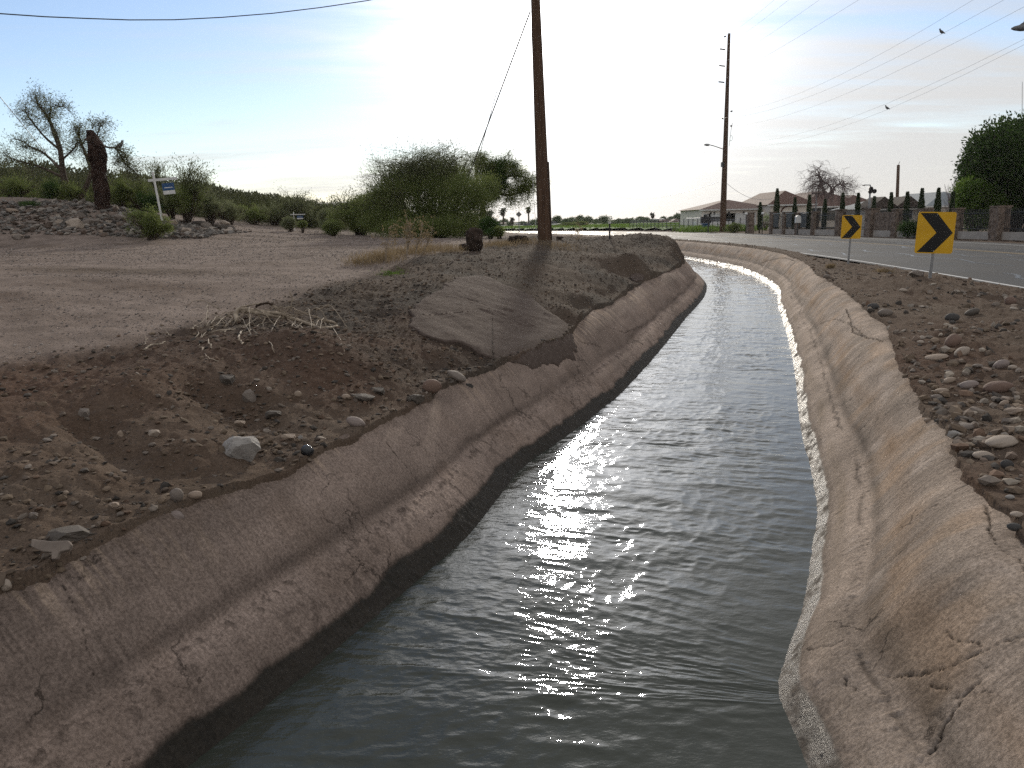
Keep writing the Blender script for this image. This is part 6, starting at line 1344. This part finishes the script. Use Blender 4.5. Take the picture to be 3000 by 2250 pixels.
# green field
xs = np.arange(-130, 66, 1.6); ys = np.arange(98, 262, 1.6); X, Yg = np.meshgrid(xs, ys, indexing='ij'); _, dd_ = lateral(CRN, SRN, X.ravel(), Yg.ravel(), 1); dd_ = dd_.reshape(X.shape); ok = (dd_ > 17) & (X < .242 * Yg) & (dd_ < 120)
Zf = .10 + .32 * np.clip((dd_ - 17) / 1.5, 0, 1) + .12 * fbm(X * .7, Yg * .7, 3, 600); F = grid_faces(len(xs), len(ys)); okf = ok.ravel()[F].all(1)
mF, t, b = new_mat('crop_green', .9, .2); ob = t.nodes.new('ShaderNodeTexCoord').outputs['Object']; L(t, mixc(t, noise(t, ob, .9, 6, .7), (.055, .11, .022), (.11, .19, .045)), b.inputs['Base Color'])
V = np.stack([X, Yg, Zf], -1).reshape(-1, 3); F = F[okf]; used = np.unique(F); rm = np.zeros(len(V), int); rm[used] = np.arange(len(used)); fld = npmesh('field', V[used], rm[F], mF, smooth=True); tag(fld, kind='structure')
g = np.random.default_rng(61); n = 90000; fx = g.uniform(-110, 62, n); fy = g.uniform(98, 200, n); _, dq = lateral(CRN, SRN, fx, fy, 1); m_ = (dq > 17.5) & (fx < .24 * fy); fx, fy = fx[m_], fy[m_]; P = np.stack([fx, fy, .30 + 0 * fx], -1); D = g.normal(size=P.shape) * .4; D[:, 2] = 1
o = blades(P, D, .40, .05, g, 'crop', LM['fresh'], None); tag(o, 'low green crop growing over the field beyond the road', 'crop', kind='stuff')

# distant trees, each its own
def far_tree(sx, top, w, Y, lab, seed, mat='far', base_s=668):
    b_ = PY(sx, base_s, Y); k = Y / (FPX * 3000 / 1024); T = PY(sx, top, Y)[2]; H = T - 0; g = np.random.default_rng(seed); R_ = w * k / 2; root = empty('tree', (b_[0], Y, -.1)); tag(root, lab, 'tree', 'trees in the distant line beyond the field')
    bl = [(0, 0, H * .6, R_ * .8, R_ * .8, H * .38)] + [(g.normal() * R_ * .45, g.normal() * R_ * .4, H * g.uniform(.35, .75), R_ * g.uniform(.35, .6), R_ * .5, H * g.uniform(.18, .28)) for _ in range(6)]
    P, d = blob_points(bl, 2600, g, .55, .45, .45); P[:, 2] = np.maximum(P[:, 2], .15); blades(P, d + g.normal(size=P.shape) * .6, k * 2.6, k * .9, g, 'crown', LM[mat], root); mb = MB(); mb.tube([(0, 0, -.1), (0, 0, H * .6)], [H * .035, H * .015], 6); mb.build('trunk', M_BARK, root)
FT = [(1440, 640, 40, 225), (1462, 648, 36, 290), (1478, 640, 34, 300), (1497, 648, 18, 235), (1530, 648, 34, 285), (1563, 642, 36, 250), (1580, 636, 34, 240), (1600, 632, 30, 235), (1632, 628, 34, 210), (1655, 640, 30, 225), (1676, 634, 44, 230), (1700, 628, 34, 240), (1722, 632, 40, 220), (1748, 640, 34, 260), (1772, 630, 30, 235), (1790, 648, 30, 225), (1812, 640, 32, 240), (1836, 638, 36, 230), (1858, 644, 32, 250), (1874, 634, 34, 270), (1892, 636, 34, 265), (1912, 640, 30, 255), (1943, 634, 26, 280), (1964, 634, 28, 290), (1985, 624, 38, 275), (2008, 622, 26, 250), (2026, 634, 26, 265), (2044, 634, 26, 240), (1680, 650, 60, 172), (1706, 648, 40, 168), (1640, 656, 24, 178), (1815, 652, 30, 262), (1950, 652, 22, 262)]
WHAT = ['at the left end under the wispy tree', 'low behind the pinkish house', 'over the pinkish house', 'narrow, right of the tallest palm', 'behind the diamond sign', 'between the right palm and the near pole', 'hugging the left side of the near pole', 'partly behind the near pole', 'pointed, first one right of the near pole', 'low one beside the pointed tree', 'broad, above the two nearest field trees', 'with a sparse raised top', 'broad, right of the sparse topped one', 'low, left of the round crowned tree',
        'round crowned, rising clear of the line', 'small, beside the pale roofed shed', 'dark, right of the pale roofed shed', 'dark, over the field gap', 'lower link of the middle line', 'left one of the pair before the shaggy palm', 'right one of the pair before the shaggy palm', 'under the shaggy palm', 'small, left above the red roofs', 'small round, above the red roofs', 'tall and spreading, above the right red roof', 'dark rounded, right of the red roofs', 'low, between the rounded tree and the house', 'last one, touching the tiled house', 'nearest, standing in the field edge at left', 'second nearest, joined to the field edge one', 'low, on the left of the nearest field tree', 'low scrubby, behind the middle fence', 'low scrubby, before the red roofs']
for i, (a, wh) in enumerate(zip(FT, WHAT)): far_tree(*a, 'distant tree ' + wh, 700 + i, 'brush' if a[3] < 180 else 'far')
def palm(sx, top, base_s, Y, lab, seed, fr_=7):
    k = Y / (FPX * 3000 / 1024); T = PY(sx, top, Y)[2]; g = np.random.default_rng(seed); root = empty('palm_tree', (PY(sx, 650, Y)[0], Y, -.1)); tag(root, lab, 'palm', 'palms beyond the field'); mb = MB(); mb.tube([(0, 0, 0), (.1, 0, T * .5), (0, 0, T)], [.28, .2, .22], 8); mb.build('trunk', M_BARK, root, True)
    P = []; D = []; Ls = []
    for i in range(34):
        a = g.uniform(0, 6.28); e = g.uniform(-1.0, 1.3); ln = fr_ * k * g.uniform(1.1, 1.6)
        for j in range(12):
            f = j / 11; p = np.array([math.cos(a) * math.cos(e) * ln * f, math.sin(a) * math.cos(e) * ln * f, math.sin(e) * ln * f - .35 * ln * f * f]) + np.array([0, 0, T]); P.append(p); D.append(np.array([math.cos(a), math.sin(a), -.4]) + g.normal(size=3) * .6); Ls.append(ln * .38)
    blades(np.array(P), np.array(D), np.array(Ls), .09, g, 'crown', LM['palm'], root)
    m = 260; a = g.uniform(0, 6.28, m); P = np.stack([.3 * np.cos(a), .3 * np.sin(a), T - g.uniform(.1, fr_ * k * 1.2, m)], -1); blades(P, np.stack([np.cos(a) * .3, np.sin(a) * .3, -np.ones(m)], -1), .7, .07, g, 'dead_skirt', LM['brown'], root)
palm(1430, 622, 668, 230, 'left one of two close palms at the edge of the wispy tree', 801); palm(1437, 620, 668, 240, 'right one of two close palms at the edge of the wispy tree', 802)
palm(1474, 615, 668, 215, 'largest distant palm, left of the diamond sign', 803, 9); palm(1548, 610, 668, 225, 'tall slender palm left of the near pole', 804, 6); palm(1912, 626, 668, 250, 'shaggy distant palm above the middle of the tree line', 805, 5)
palm(1500, 640, 668, 230, 'short palm between the largest palm and the diamond sign', 806, 5)
# ------------------------------------------------------------------ thin dusty air
mb = MB(); mb.box((0, 150, 10), (900, 1100, 30)); hz_ = mb.build('haze', None); tag(hz_, 'thin pale dusty haze over the whole place', 'haze', kind='stuff')
hm = bpy.data.materials.new('haze'); hm.use_nodes = True; t = hm.node_tree; t.nodes.clear(); pv = t.nodes.new('ShaderNodeVolumePrincipled'); pv.inputs['Color'].default_value = (.92, .93, .95, 1); pv.inputs['Density'].default_value = .0001; pv.inputs['Anisotropy'].default_value = .45
o = t.nodes.new('ShaderNodeOutputMaterial'); L(t, pv.outputs[0], o.inputs['Volume']); hz_.data.materials.append(hm)
